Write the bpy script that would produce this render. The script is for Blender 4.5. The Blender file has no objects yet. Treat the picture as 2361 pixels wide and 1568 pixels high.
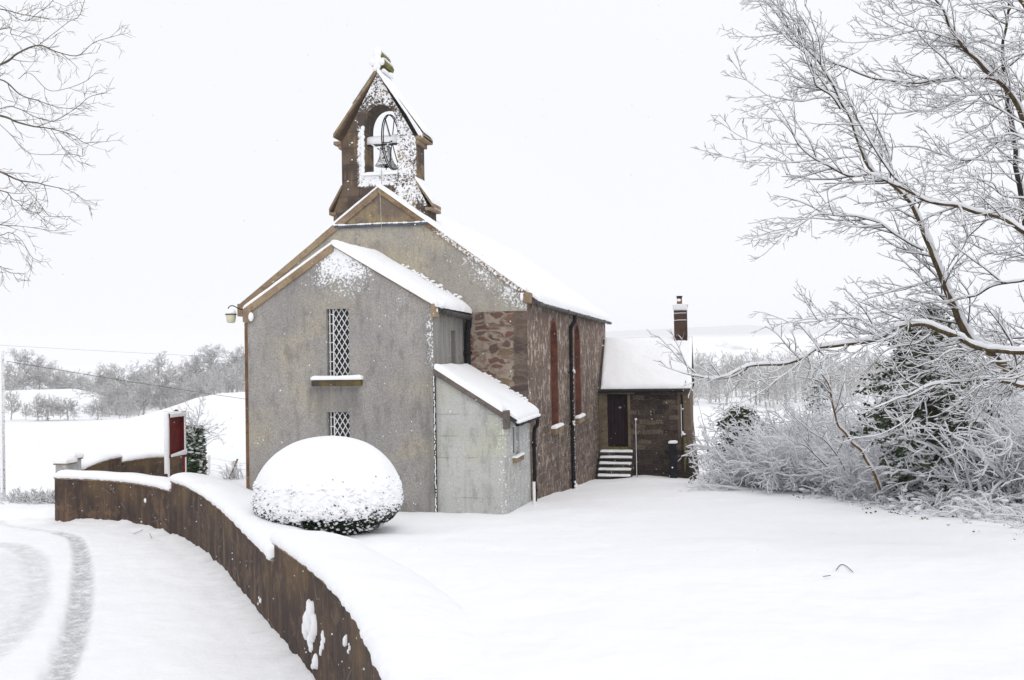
import bpy, math, random
import numpy as np
from mathutils import Vector, Matrix, noise
from mathutils.geometry import tessellate_polygon

random.seed(7)
RNG = np.random.default_rng(7)
sc = bpy.context.scene
COL = sc.collection

# ------------------------------------------------------------------ camera
F, YAW, PITCH, ROLL = 2127.947, -12.635, 0.978, 0.982      # focal in units of a 2361 px wide frame
CX, CY = 1180.5, 784.0
def cam_axes():
    y, p, r = map(math.radians, (YAW, PITCH, ROLL))
    fw = np.array([math.sin(y)*math.cos(p), math.cos(y)*math.cos(p), math.sin(p)])
    rt = np.array([math.cos(y), -math.sin(y), 0.0])
    up = np.cross(rt, fw)
    return math.cos(r)*rt - math.sin(r)*up, math.sin(r)*rt + math.cos(r)*up, fw
RT, UP, FW = cam_axes()
cd = bpy.data.cameras.new('camera'); cam = bpy.data.objects.new('camera', cd); COL.objects.link(cam)
cd.sensor_width = 36.0; cd.lens = 36.0*F/2361.0; cd.clip_start = 0.1; cd.clip_end = 6000
cam.matrix_world = Matrix(((RT[0], UP[0], -FW[0], 0), (RT[1], UP[1], -FW[1], 0), (RT[2], UP[2], -FW[2], 0), (0, 0, 0, 1)))
sc.camera = cam

# ------------------------------------------------------------------ sky, sun, exposure
SUN_EL, SUN_AZ = math.radians(48), math.radians(150)      # azimuth measured from +Y towards +X
w = bpy.data.worlds.new("World"); sc.world = w; w.use_nodes = True
wn = w.node_tree; wn.nodes.clear()
sky = wn.nodes.new('ShaderNodeTexSky'); sky.sky_type = 'NISHITA'; sky.sun_disc = False
sky.sun_elevation = SUN_EL; sky.sun_rotation = SUN_AZ; sky.air_density = 1.0; sky.dust_density = 3.0
tc = wn.nodes.new('ShaderNodeTexCoord')
nz = wn.nodes.new('ShaderNodeTexNoise'); nz.inputs['Scale'].default_value = 1.6; nz.inputs['Detail'].default_value = 3
wn.links.new(tc.outputs['Generated'], nz.inputs['Vector'])
cr = wn.nodes.new('ShaderNodeValToRGB')
cr.color_ramp.elements[0].position = 0.3; cr.color_ramp.elements[0].color = (0.925, 0.94, 0.98, 1)
cr.color_ramp.elements[1].position = 0.7; cr.color_ramp.elements[1].color = (0.975, 0.98, 1.0, 1)
wn.links.new(nz.outputs['Fac'], cr.inputs['Fac'])
sc_ = wn.nodes.new('ShaderNodeVectorMath'); sc_.operation = 'SCALE'; sc_.inputs['Scale'].default_value = 9.35
wn.links.new(cr.outputs['Color'], sc_.inputs[0])
mx = wn.nodes.new('ShaderNodeMix'); mx.data_type = 'RGBA'; mx.inputs[0].default_value = 0.94   # overcast: cloud hides nearly all of the blue
wn.links.new(sky.outputs[0], mx.inputs[6]); wn.links.new(sc_.outputs[0], mx.inputs[7])
bg = wn.nodes.new('ShaderNodeBackground'); bg.inputs['Strength'].default_value = 0.1
wo = wn.nodes.new('ShaderNodeOutputWorld')
wn.links.new(mx.outputs[2], bg.inputs['Color']); wn.links.new(bg.outputs[0], wo.inputs['Surface'])
sd = bpy.data.lights.new('sun', 'SUN'); sd.energy = 0.8; sd.angle = math.radians(40); sd.color = (1.0, 0.97, 0.93)
so = bpy.data.objects.new('sun', sd); COL.objects.link(so); so.location = (0, 0, 40)
sv = Vector((math.sin(SUN_AZ)*math.cos(SUN_EL), math.cos(SUN_AZ)*math.cos(SUN_EL), math.sin(SUN_EL)))
so.rotation_euler = sv.to_track_quat('Z', 'Y').to_euler()
sc.view_settings.view_transform = 'Standard'; sc.view_settings.look = 'None'
sc.view_settings.exposure = 0.15; sc.view_settings.gamma = 1.0
sc.cycles.volume_bounces = 2; sc.cycles.max_bounces = 8; sc.cycles.transparent_max_bounces = 8

HAZE = 0.0004

# ------------------------------------------------------------------ picture -> place helpers
def ray(px, py):
    return FW + RT*((px-CX)/F) + UP*((CY-py)/F)
def P(px, py, d):                       # point seen at (px,py), d metres along the camera axis
    return ray(px, py)*d
def onY(px, py, Y):
    r = ray(px, py); return r*(Y/r[1])
def onX(px, py, X):
    r = ray(px, py); return r*(X/r[0])
def onZ(px, py, Z):
    r = ray(px, py); return r*(Z/r[2])
FH = np.array([math.sin(math.radians(YAW)), math.cos(math.radians(YAW))]); RH = np.array([FH[1], -FH[0]])
def sd2xy(s, d): return s*RH[0]+d*FH[0], s*RH[1]+d*FH[1]
def xy2sd(x, y): return x*RH[0]+y*RH[1], x*FH[0]+y*FH[1]

# ------------------------------------------------------------------ object helpers
def tag(o, label=None, cat=None, group=None, kind=None):
    if label: o['label'] = label
    if cat: o['category'] = cat
    if group: o['group'] = group
    if kind: o['kind'] = kind
    return o
def thing(name, label, cat, loc=(0, 0, 0), group=None):
    o = bpy.data.objects.new(name, None); COL.objects.link(o); o.location = loc; o.empty_display_size = 0.3
    return tag(o, label, cat, group)
def link_mesh(name, me, mats, parent=None):
    for m in (mats if isinstance(mats, (list, tuple)) else [mats]): me.materials.append(m)
    o = bpy.data.objects.new(name, me); COL.objects.link(o)
    if parent is not None:
        o.parent = parent
        if name.startswith('stuck_') or name.endswith('_snow') or name == 'snow_clumps': o['kind'] = 'stuff'
        p = parent; off = Vector((0, 0, 0))
        while p is not None: off += Vector(p.location); p = p.parent
        o.location = -off
    return o
class MB:
    def __init__(self): self.v = []; self.f = []; self.mi = []
    def add(self, vs, fs, mi=0):
        b = len(self.v); self.v.extend([tuple(map(float, p)) for p in vs])
        self.f.extend([tuple(i+b for i in f) for f in fs]); self.mi.extend([mi]*len(fs)); return self
    def box(self, a, b, mi=0):
        x0, y0, z0 = a; x1, y1, z1 = b
        return self.add([(x0,y0,z0),(x1,y0,z0),(x1,y1,z0),(x0,y1,z0),(x0,y0,z1),(x1,y0,z1),(x1,y1,z1),(x0,y1,z1)],
                        [(0,3,2,1),(4,5,6,7),(0,1,5,4),(1,2,6,5),(2,3,7,6),(3,0,4,7)], mi)
    def bar(self, p, q, wdt, hgt, up=(0, 0, 1), mi=0):        # box beam from p to q
        p = np.array(p, float); q = np.array(q, float); t = q-p; t /= np.linalg.norm(t)
        u = np.array(up, float); s = np.cross(t, u); s /= np.linalg.norm(s); u = np.cross(s, t)
        c = [p-s*wdt/2-u*hgt/2, p+s*wdt/2-u*hgt/2, p+s*wdt/2+u*hgt/2, p-s*wdt/2+u*hgt/2]
        c += [k+(q-p) for k in c]
        return self.add(c, [(0,1,2,3),(7,6,5,4),(0,4,5,1),(1,5,6,2),(2,6,7,3),(3,7,4,0)], mi)
    def tube(self, pts, r, n=8, caps=True, mi=0):
        pts = np.array(pts, float); r = np.ones(len(pts))*np.array(r, float)
        V, Fc = tube_arrays([(pts, r)], n)
        self.add(V, Fc.tolist(), mi)
        if caps:
            b = len(self.v)-len(pts)*n
            self.f.append(tuple(range(b+n-1, b-1, -1))); e = b+(len(pts)-1)*n
            self.f.append(tuple(range(e, e+n))); self.mi.extend([mi, mi])
        return self
    def ball(self, c, r, seg=8, rings=5, mi=0):
        c = np.array(c, float); r = np.ones(3)*np.array(r, float)
        vs = [c+r*[0, 0, 1]]
        for i in range(1, rings):
            t = math.pi*i/rings
            for j in range(seg):
                a = 2*math.pi*j/seg; vs.append(c+r*[math.sin(t)*math.cos(a), math.sin(t)*math.sin(a), math.cos(t)])
        vs.append(c-r*[0, 0, 1]); fs = []
        for j in range(seg): fs.append((0, 1+j, 1+(j+1) % seg))
        for i in range(rings-2):
            for j in range(seg):
                a = 1+i*seg+j; b = 1+i*seg+(j+1) % seg; fs.append((a, a+seg, b+seg, b))
        l = len(vs)-1; o = 1+(rings-2)*seg
        for j in range(seg): fs.append((l, o+(j+1) % seg, o+j))
        return self.add(vs, fs, mi)
    def lathe(self, prof, c, n=20, mi=0):                      # prof: (radius, z)
        vs = []; fs = []
        for r, z in prof:
            for j in range(n):
                a = 2*math.pi*j/n; vs.append((c[0]+r*math.cos(a), c[1]+r*math.sin(a), c[2]+z))
        for i in range(len(prof)-1):
            for j in range(n):
                fs.append((i*n+j, i*n+(j+1) % n, (i+1)*n+(j+1) % n, (i+1)*n+j))
        return self.add(vs, fs, mi)
    def build(self, name, mats, parent=None, smooth=False, bevel=0.0, weld=False):
        me = bpy.data.meshes.new(name); me.from_pydata(self.v, [], self.f)
        me.polygons.foreach_set('material_index', self.mi)
        if smooth: me.polygons.foreach_set('use_smooth', [True]*len(me.polygons))
        me.update(); o = link_mesh(name, me, mats, parent)
        if bevel:
            b = o.modifiers.new('bevel', 'BEVEL'); b.width = bevel; b.segments = 2; b.limit_method = 'ANGLE'
        return o
def tube_arrays(lines, n):
    """lines: list of (pts[k,3], radius[k]); returns verts, quads"""
    VV = []; QQ = []; base = 0
    ang = np.arange(n)*2*math.pi/n; ca, sa = np.cos(ang), np.sin(ang)
    for pts, r in lines:
        k = len(pts); t = np.empty_like(pts); t[1:-1] = pts[2:]-pts[:-2]; t[0] = pts[1]-pts[0]; t[-1] = pts[-1]-pts[-2]
        t /= (np.linalg.norm(t, axis=1, keepdims=True)+1e-12)
        m = np.abs(t.mean(0)); ref = np.zeros(3); ref[int(np.argmin(m))] = 1
        a = np.cross(t, ref); a /= (np.linalg.norm(a, axis=1, keepdims=True)+1e-12); b = np.cross(t, a)
        ring = pts[:, None, :]+r[:, None, None]*(a[:, None, :]*ca[None, :, None]+b[:, None, :]*sa[None, :, None])
        VV.append(ring.reshape(-1, 3))
        i = np.arange(k-1)[:, None]*n; j = np.arange(n)[None, :]; j2 = (j+1) % n
        q = np.stack([i+j, i+j2, i+n+j2, i+n+j], -1).reshape(-1, 4)+base
        QQ.append(q); base += k*n
    return np.concatenate(VV), np.concatenate(QQ)
def mesh_np(name, V, Q, mats, parent=None, smooth=True, mi=None):
    V = np.asarray(V, np.float32); Q = np.asarray(Q, np.int32); k = Q.shape[1]
    me = bpy.data.meshes.new(name); me.vertices.add(len(V)); me.vertices.foreach_set('co', V.ravel())
    me.loops.add(Q.size); me.loops.foreach_set('vertex_index', Q.ravel())
    me.polygons.add(len(Q)); me.polygons.foreach_set('loop_start', np.arange(0, Q.size, k, dtype=np.int32))
    me.polygons.foreach_set('loop_total', np.full(len(Q), k, np.int32))
    if smooth: me.polygons.foreach_set('use_smooth', np.ones(len(Q), bool))
    if mi is not None: me.polygons.foreach_set('material_index', np.asarray(mi, np.int32))
    me.update(calc_edges=True); me.validate()
    return link_mesh(name, me, mats, parent)
def tubes_obj(name, lines, n, mats, parent=None):
    V, Q = tube_arrays(lines, n); return mesh_np(name, V, Q, mats, parent)
def fbm(x, y, z=0.0, o=3):
    return noise.fractal(Vector((x, y, z)), 1.0, 2.0, o)

# ------------------------------------------------------------------ materials
class NT:
    def __init__(self, name):
        self.m = bpy.data.materials.new(name); self.m.use_nodes = True; self.t = self.m.node_tree; self.t.nodes.clear()
        self.out = self.t.nodes.new('ShaderNodeOutputMaterial'); self.b = self.t.nodes.new('ShaderNodeBsdfPrincipled')
        self.t.links.new(self.b.outputs[0], self.out.inputs['Surface'])
        g = self.t.nodes.new('ShaderNodeNewGeometry'); self.pos = g.outputs['Position']; self.nor = g.outputs['Normal']
        s = self.t.nodes.new('ShaderNodeSeparateXYZ'); self.t.links.new(self.pos, s.inputs[0])
        self.x, self.y, self.z = s.outputs
        s = self.t.nodes.new('ShaderNodeSeparateXYZ'); self.t.links.new(self.nor, s.inputs[0]); self.nz = s.outputs[2]
    def set(self, sock, v):
        if isinstance(v, bpy.types.NodeSocket): self.t.links.new(v, sock)
        elif isinstance(v, (tuple, list)) and len(v) == 3 and sock.type == 'RGBA': sock.default_value = (*v, 1)
        else: sock.default_value = v
    def n(self, typ, **kw):
        return self.t.nodes.new(typ)
    def noise(self, scale, detail=3, rough=0.55, vec=None, dist=0.0):
        n = self.n('ShaderNodeTexNoise'); self.set(n.inputs['Vector'], vec or self.pos); n.inputs['Scale'].default_value = scale
        n.inputs['Detail'].default_value = detail; n.inputs['Roughness'].default_value = rough; n.inputs['Distortion'].default_value = dist
        return n.outputs['Fac']
    def vor(self, scale, feature='F1', vec=None, out='Distance', rnd=1.0):
        n = self.n('ShaderNodeTexVoronoi'); n.feature = feature; self.set(n.inputs['Vector'], vec or self.pos)
        n.inputs['Scale'].default_value = scale; n.inputs['Randomness'].default_value = rnd; return n.outputs[out]
    def math(self, op, a, b=0.0, clamp=False):
        n = self.n('ShaderNodeMath'); n.operation = op; n.use_clamp = clamp; self.set(n.inputs[0], a); self.set(n.inputs[1], b); return n.outputs[0]
    def mr(self, v, a, b, c=0.0, d=1.0, smooth=True):
        n = self.n('ShaderNodeMapRange'); n.interpolation_type = 'SMOOTHSTEP' if smooth else 'LINEAR'
        self.set(n.inputs[0], v)
        for i, k in enumerate((a, b, c, d)): self.set(n.inputs[i+1], k)
        return n.outputs[0]
    def mix(self, f, a, b, mode='MIX'):
        n = self.n('ShaderNodeMix'); n.data_type = 'RGBA'; n.blend_type = mode; self.set(n.inputs[0], f); self.set(n.inputs[6], a); self.set(n.inputs[7], b)
        return n.outputs[2]
    def ramp(self, f, stops):
        n = self.n('ShaderNodeValToRGB'); self.set(n.inputs[0], f); e = n.color_ramp.elements
        while len(e) < len(stops): e.new(0.5)
        for k, (p, c) in zip(e, stops): k.position = p; k.color = (*c, 1)
        return n.outputs[0]
    def scalev(self, sx, sy, sz, vec=None):
        n = self.n('ShaderNodeMapping'); self.set(n.inputs[0], vec or self.pos); n.inputs['Scale'].default_value = (sx, sy, sz); return n.outputs[0]
    def bump(self, h, strength=0.5, dist=0.02, prev=None):
        n = self.n('ShaderNodeBump'); n.inputs['Strength'].default_value = strength; n.inputs['Distance'].default_value = dist
        self.set(n.inputs['Height'], h)
        if prev is not None: self.t.links.new(prev, n.inputs['Normal'])
        return n.outputs[0]
    def attr(self, name):
        n = self.n('ShaderNodeAttribute'); n.attribute_name = name; return n.outputs['Fac']
    def done(self, col, rough=0.85, normal=None, metal=0.0, spec=0.3):
        self.set(self.b.inputs['Base Color'], col); self.set(self.b.inputs['Roughness'], rough); self.b.inputs['Metallic'].default_value = metal
        self.b.inputs['Specular IOR Level'].default_value = spec
        if normal is not None: self.t.links.new(normal, self.b.inputs['Normal'])
        return self.m
SNOWC = (0.90, 0.905, 0.925)
def flecks(k, mask, scale=22.0, sparse=0.05):
    """snow stuck to a rough face: mask (0..1) is how much of it; returns factor"""
    a = k.noise(scale, 4, 0.65); b = k.noise(scale*0.22, 2, 0.5)
    v = k.math('ADD', k.math('MULTIPLY', a, 0.75), k.math('MULTIPLY', b, 0.25))
    v = k.math('ADD', v, mask)
    f1 = k.mr(v, 0.73, 0.83)
    n = k.n('ShaderNodeTexVoronoi'); k.set(n.inputs['Vector'], k.pos); n.inputs['Scale'].default_value = 7.0
    s = k.n('ShaderNodeSeparateXYZ'); k.t.links.new(n.outputs['Color'], s.inputs[0])
    rad = k.mr(s.outputs[0], 1.0-sparse*3, 1.0, 0.0, 0.12, False)
    f2 = k.math('LESS_THAN', n.outputs['Distance'], rad)
    return k.math('MAXIMUM', f1, f2)
def m_snow():
    k = NT('snow'); a = k.noise(1.3, 4, 0.5); b = k.noise(9, 4, 0.6); c = k.noise(70, 2)
    n = k.bump(a, 0.35, 0.25); n = k.bump(b, 0.25, 0.04, n); n = k.bump(c, 0.15, 0.006, n)
    return k.done(SNOWC, 0.75, n, spec=0.2)
def m_plainsnow():
    k = NT('branch_snow'); m = k.done(SNOWC, 0.8, None, spec=0.0); t = k.n('ShaderNodeBsdfTranslucent'); t.inputs['Color'].default_value = (*SNOWC, 1)
    x = k.n('ShaderNodeMixShader'); x.inputs[0].default_value = 0.4; k.t.links.new(k.b.outputs[0], x.inputs[1]); k.t.links.new(t.outputs[0], x.inputs[2]); k.t.links.new(x.outputs[0], k.out.inputs['Surface']); return m
def m_render(name, base, mott, warm, frost, grain=0.5, stain=None, joints=()):
    k = NT(name)
    big = k.noise(0.7, 4, 0.6); mid = k.noise(3.2, 4, 0.6, k.scalev(1.6, 1.6, 0.7)); fine = k.noise(34, 3, 0.75); streak = k.noise(2.4, 4, 0.6, k.scalev(3.0, 3.0, 0.22))
    c = k.mix(k.mr(big, 0.36, 0.62), base, mott); c = k.mix(k.mr(k.noise(0.45, 4, 0.6, k.scalev(1, 1, 1.3)), 0.48, 0.66, 0, 0.75), c, warm); c = k.mix(k.mr(streak, 0.54, 0.72, 0, 0.5), c, tuple(v*.62 for v in base))
    c = k.mix(k.mr(mid, 0.5, 0.70, 0, 0.55), c, tuple(v*.55 for v in mott))
    if stain is not None: c = k.mix(k.math('MULTIPLY', stain(k), k.mr(streak, 0.35, 0.6, 0.35, 1.0)), c, tuple(v*.42 for v in mott))
    c = k.mix(k.mr(fine, 0.36, 0.60, grain, 0), c, tuple(v*.35 for v in base)); c = k.mix(k.mr(fine, 0.60, 0.70, 0, 0.2), c, (0.5, 0.48, 0.45))
    grit = k.noise(28, 2, 0.8); c = k.mix(k.mr(grit, 0.62, 0.70, 0, grain), c, tuple(v*.26 for v in base))
    for zj in joints:
        w_ = k.math('ABSOLUTE', k.math('SUBTRACT', k.math('ADD', k.z, k.math('MULTIPLY', mid, 0.05)), zj)); c = k.mix(k.math('MULTIPLY', k.mr(w_, 0.022, 0.006), k.mr(k.noise(2.3, 4), 0.45, 0.65, 0, 0.5)), c, tuple(v*.35 for v in base))
    f = flecks(k, frost(k), 21, 0.035); c = k.mix(f, c, SNOWC)
    h = k.math('ADD', k.math('MULTIPLY', fine, 0.4), f)
    return k.done(c, 0.95, k.bump(h, 0.6, 0.015))
def m_cope_frost():
    k = NT('frosted_coping'); a = k.noise(4, 4); c = k.mix(k.mr(a, .35, .65), (0.36, 0.26, 0.14), (0.16, 0.10, 0.06))
    m = k.mr(k.x, -7.6, -6.6, 0.02, 0.27); f = flecks(k, m, 17, 0.03); c = k.mix(f, c, SNOWC); return k.done(c, 0.9, k.bump(k.math('ADD', a, f), 0.5, 0.02))
def m_sandstone(name='sandstone', c0=(0.30, 0.20, 0.11), c1=(0.17, 0.095, 0.06), snowy=0.0, dark=(0.05, 0.035, 0.028)):
    k = NT(name); a = k.noise(1.7, 5, 0.6); b = k.noise(7, 4, 0.65); fi = k.noise(55, 3)
    c = k.mix(k.mr(a, 0.38, 0.62), c0, c1); c = k.mix(k.mr(b, 0.52, 0.72, 0, 0.75), c, dark)
    c = k.mix(k.mr(fi, 0.3, 0.7, 0.35, 0), c, (0.06, 0.05, 0.04))
    li = k.noise(13, 2); c = k.mix(k.mr(li, 0.68, 0.73, 0, 0.6), c, (0.36, 0.36, 0.28))
    f = flecks(k, snowy, 26, 0.03); c = k.mix(f, c, SNOWC)
    return k.done(c, 0.92, k.bump(k.math('ADD', fi, f), 0.4, 0.012))
def brick_fac(k, vec, w_, h_, mortar, dist=0.04):
    nv = k.n('ShaderNodeTexNoise'); k.set(nv.inputs['Vector'], k.pos); nv.inputs['Scale'].default_value = 3.0; nv.inputs['Detail'].default_value = 3
    va = k.n('ShaderNodeVectorMath'); va.operation = 'MULTIPLY_ADD'; k.t.links.new(nv.outputs['Color'], va.inputs[0]); va.inputs[1].default_value = (dist, dist, dist); k.t.links.new(vec, va.inputs[2])
    n = k.n('ShaderNodeTexBrick'); k.t.links.new(va.outputs[0], n.inputs['Vector']); n.offset = 0.5; n.squash = 1.0
    n.inputs['Color1'].default_value = (0, 0, 0, 1); n.inputs['Color2'].default_value = (1, 1, 1, 1); n.inputs['Mortar'].default_value = (0.5, 0.5, 0.5, 1)
    n.inputs['Scale'].default_value = 1.0; n.inputs['Mortar Size'].default_value = mortar; n.inputs['Mortar Smooth'].default_value = 0.4
    n.inputs['Brick Width'].default_value = w_; n.inputs['Row Height'].default_value = h_
    return n.outputs['Color'], n.outputs['Fac']
def swz(k, a, b):
    c = k.n('ShaderNodeCombineXYZ'); k.t.links.new(a, c.inputs[0]); k.t.links.new(b, c.inputs[1]); return c.outputs[0]
def m_sidewall():
    k = NT('nave_side_masonry'); bc, bf = brick_fac(k, swz(k, k.y, k.z), 0.58, 0.25, 0.020, 0.24)
    a = k.noise(1.1, 4); st = k.noise(2.6, 5, 0.7, k.scalev(1.0, 2.6, 0.35)); fi = k.noise(34, 4, 0.7)
    c = k.ramp(bc, [(0.0, (0.11, 0.076, 0.058)), (0.5, (0.18, 0.124, 0.092)), (1.0, (0.24, 0.168, 0.12))])
    c = k.mix(k.mr(a, 0.4, 0.65, 0, 0.6), c, (0.10, 0.075, 0.062))
    c = k.mix(k.mr(fi, 0.38, 0.60, 0.75, 0), c, (0.04, 0.03, 0.028))
    pale = k.math('MULTIPLY', bf, k.mr(k.noise(5, 3), 0.40, 0.60)); c = k.mix(k.math('MULTIPLY', pale, 0.8), c, (0.33, 0.26, 0.22))
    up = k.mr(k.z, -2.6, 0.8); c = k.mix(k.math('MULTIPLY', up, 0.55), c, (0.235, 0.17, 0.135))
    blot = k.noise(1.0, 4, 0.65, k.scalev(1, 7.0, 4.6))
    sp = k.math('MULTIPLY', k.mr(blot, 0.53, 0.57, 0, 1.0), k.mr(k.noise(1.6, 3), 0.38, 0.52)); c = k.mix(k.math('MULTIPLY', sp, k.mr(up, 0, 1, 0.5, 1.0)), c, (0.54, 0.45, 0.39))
    vs_ = k.noise(5, 3, 0.6, k.scalev(1, 3.0, 0.5)); c = k.mix(k.mr(vs_, 0.60, 0.68, 0, 0.6), c, (0.40, 0.31, 0.26))
    f = flecks(k, k.mr(k.z, -4.6, -3.6, 0.10, 0.03), 20, 0.10); c = k.mix(f, c, SNOWC)
    return k.done(c, 0.95, k.bump(k.math('ADD', k.math('SUBTRACT', fi, bf), f), 0.7, 0.03))
def m_rubble():
    k = NT('nave_gable_rubble'); v = k.scalev(1.0, 1.0, 1.85)
    n = k.n('ShaderNodeTexVoronoi'); nn = k.n('ShaderNodeTexNoise'); k.set(nn.inputs['Vector'], k.pos); nn.inputs['Scale'].default_value = 2.5
    va = k.n('ShaderNodeVectorMath'); va.operation = 'MULTIPLY_ADD'; k.t.links.new(nn.outputs['Color'], va.inputs[0]); va.inputs[1].default_value = (.5,)*3; k.t.links.new(v, va.inputs[2])
    n.inputs['Scale'].default_value = 2.9; k.t.links.new(va.outputs[0], n.inputs['Vector'])
    e = k.n('ShaderNodeTexVoronoi'); e.feature = 'DISTANCE_TO_EDGE'; e.inputs['Scale'].default_value = 2.9; k.t.links.new(va.outputs[0], e.inputs['Vector'])
    s = k.n('ShaderNodeSeparateXYZ'); k.t.links.new(n.outputs['Color'], s.inputs[0])
    stone = k.ramp(s.outputs[0], [(0.0, (0.12, 0.055, 0.042)), (0.35, (0.20, 0.09, 0.062)), (0.6, (0.25, 0.18, 0.10)), (0.8, (0.15, 0.085, 0.065)), (1.0, (0.09, 0.06, 0.055))])
    fi = k.noise(30, 4, 0.7); stone = k.mix(k.mr(fi, 0.35, 0.65, 0.5, 0), stone, (0.06, 0.045, 0.04))
    mort = k.mix(k.mr(k.noise(6, 4), 0.4, 0.65), (0.34, 0.28, 0.225), (0.22, 0.17, 0.14))
    ef = k.mr(k.math('ADD', e.outputs['Distance'], k.math('MULTIPLY', k.noise(7, 4), 0.22)), 0.17, 0.30)
    hs = k.noise(3.0, 4, 0.6, k.scalev(0.7, 0.7, 2.6)); mort = k.mix(k.mr(hs, 0.54, 0.66, 0, 0.7), mort, (0.12, 0.075, 0.062))
    c = k.mix(k.math('MULTIPLY', ef, 0.9), mort, stone)
    q = k.mr(k.x, -4.98, -4.9); qb = k.noise(1.6, 2, 0.5, k.scalev(0.5, 0.5, 2.0)); c = k.mix(k.math('MULTIPLY', q, 0.8), c, k.mix(k.mr(qb, .42, .6), (0.075, 0.055, 0.05), (0.13, 0.10, 0.08)))
    f = flecks(k, 0.06, 22, 0.08); c = k.mix(f, c, SNOWC)
    return k.done(c, 0.95, k.bump(k.math('ADD', k.math('MULTIPLY', ef, 1.0), fi), 0.7, 0.03))
def m_annex():
    k = NT('annex_masonry'); bc, bf = brick_fac(k, swz(k, k.x, k.z), 0.46, 0.19, 0.012, 0.13)
    fi = k.noise(26, 4, 0.7); a = k.noise(1.5, 3)
    c = k.ramp(bc, [(0.0, (0.030, 0.020, 0.017)), (0.4, (0.068, 0.046, 0.037)), (0.75, (0.115, 0.082, 0.060)), (1.0, (0.20, 0.16, 0.115))])
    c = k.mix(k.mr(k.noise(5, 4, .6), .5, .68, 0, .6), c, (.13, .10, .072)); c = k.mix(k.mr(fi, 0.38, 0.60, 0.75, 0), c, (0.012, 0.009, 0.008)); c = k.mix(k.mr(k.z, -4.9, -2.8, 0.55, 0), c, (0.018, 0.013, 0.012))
    c = k.mix(k.math('MULTIPLY', bf, 0.30), c, (0.11, 0.09, 0.075))
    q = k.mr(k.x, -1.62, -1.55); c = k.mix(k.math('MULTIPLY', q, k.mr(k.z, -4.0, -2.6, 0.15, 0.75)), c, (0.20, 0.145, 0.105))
    f = flecks(k, k.mr(k.z, -4.7, -4.1, 0.12, 0.0), 9, 0.20); c = k.mix(f, c, SNOWC)
    return k.done(c, 0.95, k.bump(k.math('ADD', k.math('SUBTRACT', fi, bf), f), 0.7, 0.03))
def m_belfry(snowy=True):
    k = NT('belfry_stone'); bc, bf = brick_fac(k, swz(k, k.x, k.z), 0.62, 0.42, 0.008, 0.02)
    a = k.noise(2.4, 5, 0.6); fi = k.noise(40, 3); st = k.noise(3.0, 4, 0.6, k.scalev(2.2, 2.2, 0.3))
    c = k.ramp(bc, [(0.0, (0.085, 0.066, 0.057)), (0.6, (0.13, 0.095, 0.07)), (1.0, (0.26, 0.185, 0.10))])
    c = k.mix(k.mr(a, 0.4, 0.62, 0, 0.7), c, (0.06, 0.042, 0.036)); c = k.mix(k.mr(st, 0.55, 0.68, 0, 0.7), c, (0.30, 0.19, 0.09))
    c = k.mix(k.math('MULTIPLY', bf, 0.7), c, (0.03, 0.024, 0.02))
    if snowy:
        # wind-driven snow plastered on the weather side and round the opening
        xw = k.mr(k.x, -8.30, -7.90); top = k.mr(k.z, 6.05, 6.75); low = k.mr(k.z, 3.45, 4.1)
        m = k.math('MAXIMUM', k.math('MULTIPLY', xw, low), top)
        dx = k.math('ABSOLUTE', k.math('ADD', k.x, 8.52)); jam = k.math('MULTIPLY', k.mr(dx, 0.42, 0.62, 1, 0), k.mr(k.z, 6.1, 5.9))
        jam = k.math('MULTIPLY', jam, k.mr(k.z, 4.36, 4.48)); m = k.math('MAXIMUM', k.math('MULTIPLY', m, .8), jam)
        ny = k.n('ShaderNodeSeparateXYZ'); k.t.links.new(k.nor, ny.inputs[0]); front = k.mr(ny.outputs[1], -0.5, -0.8)
        m = k.math('ADD', k.math('MULTIPLY', k.math('MULTIPLY', m, front), 0.32), 0.05)
        f = flecks(k, m, 22, 0.06)
    else: f = flecks(k, 0.05, 20, 0.05)
    c = k.mix(f, c, SNOWC)
    return k.done(c, 0.93, k.bump(k.math('ADD', k.math('SUBTRACT', k.math('MULTIPLY', fi, 0.5), bf), f), 0.55, 0.02))
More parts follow.
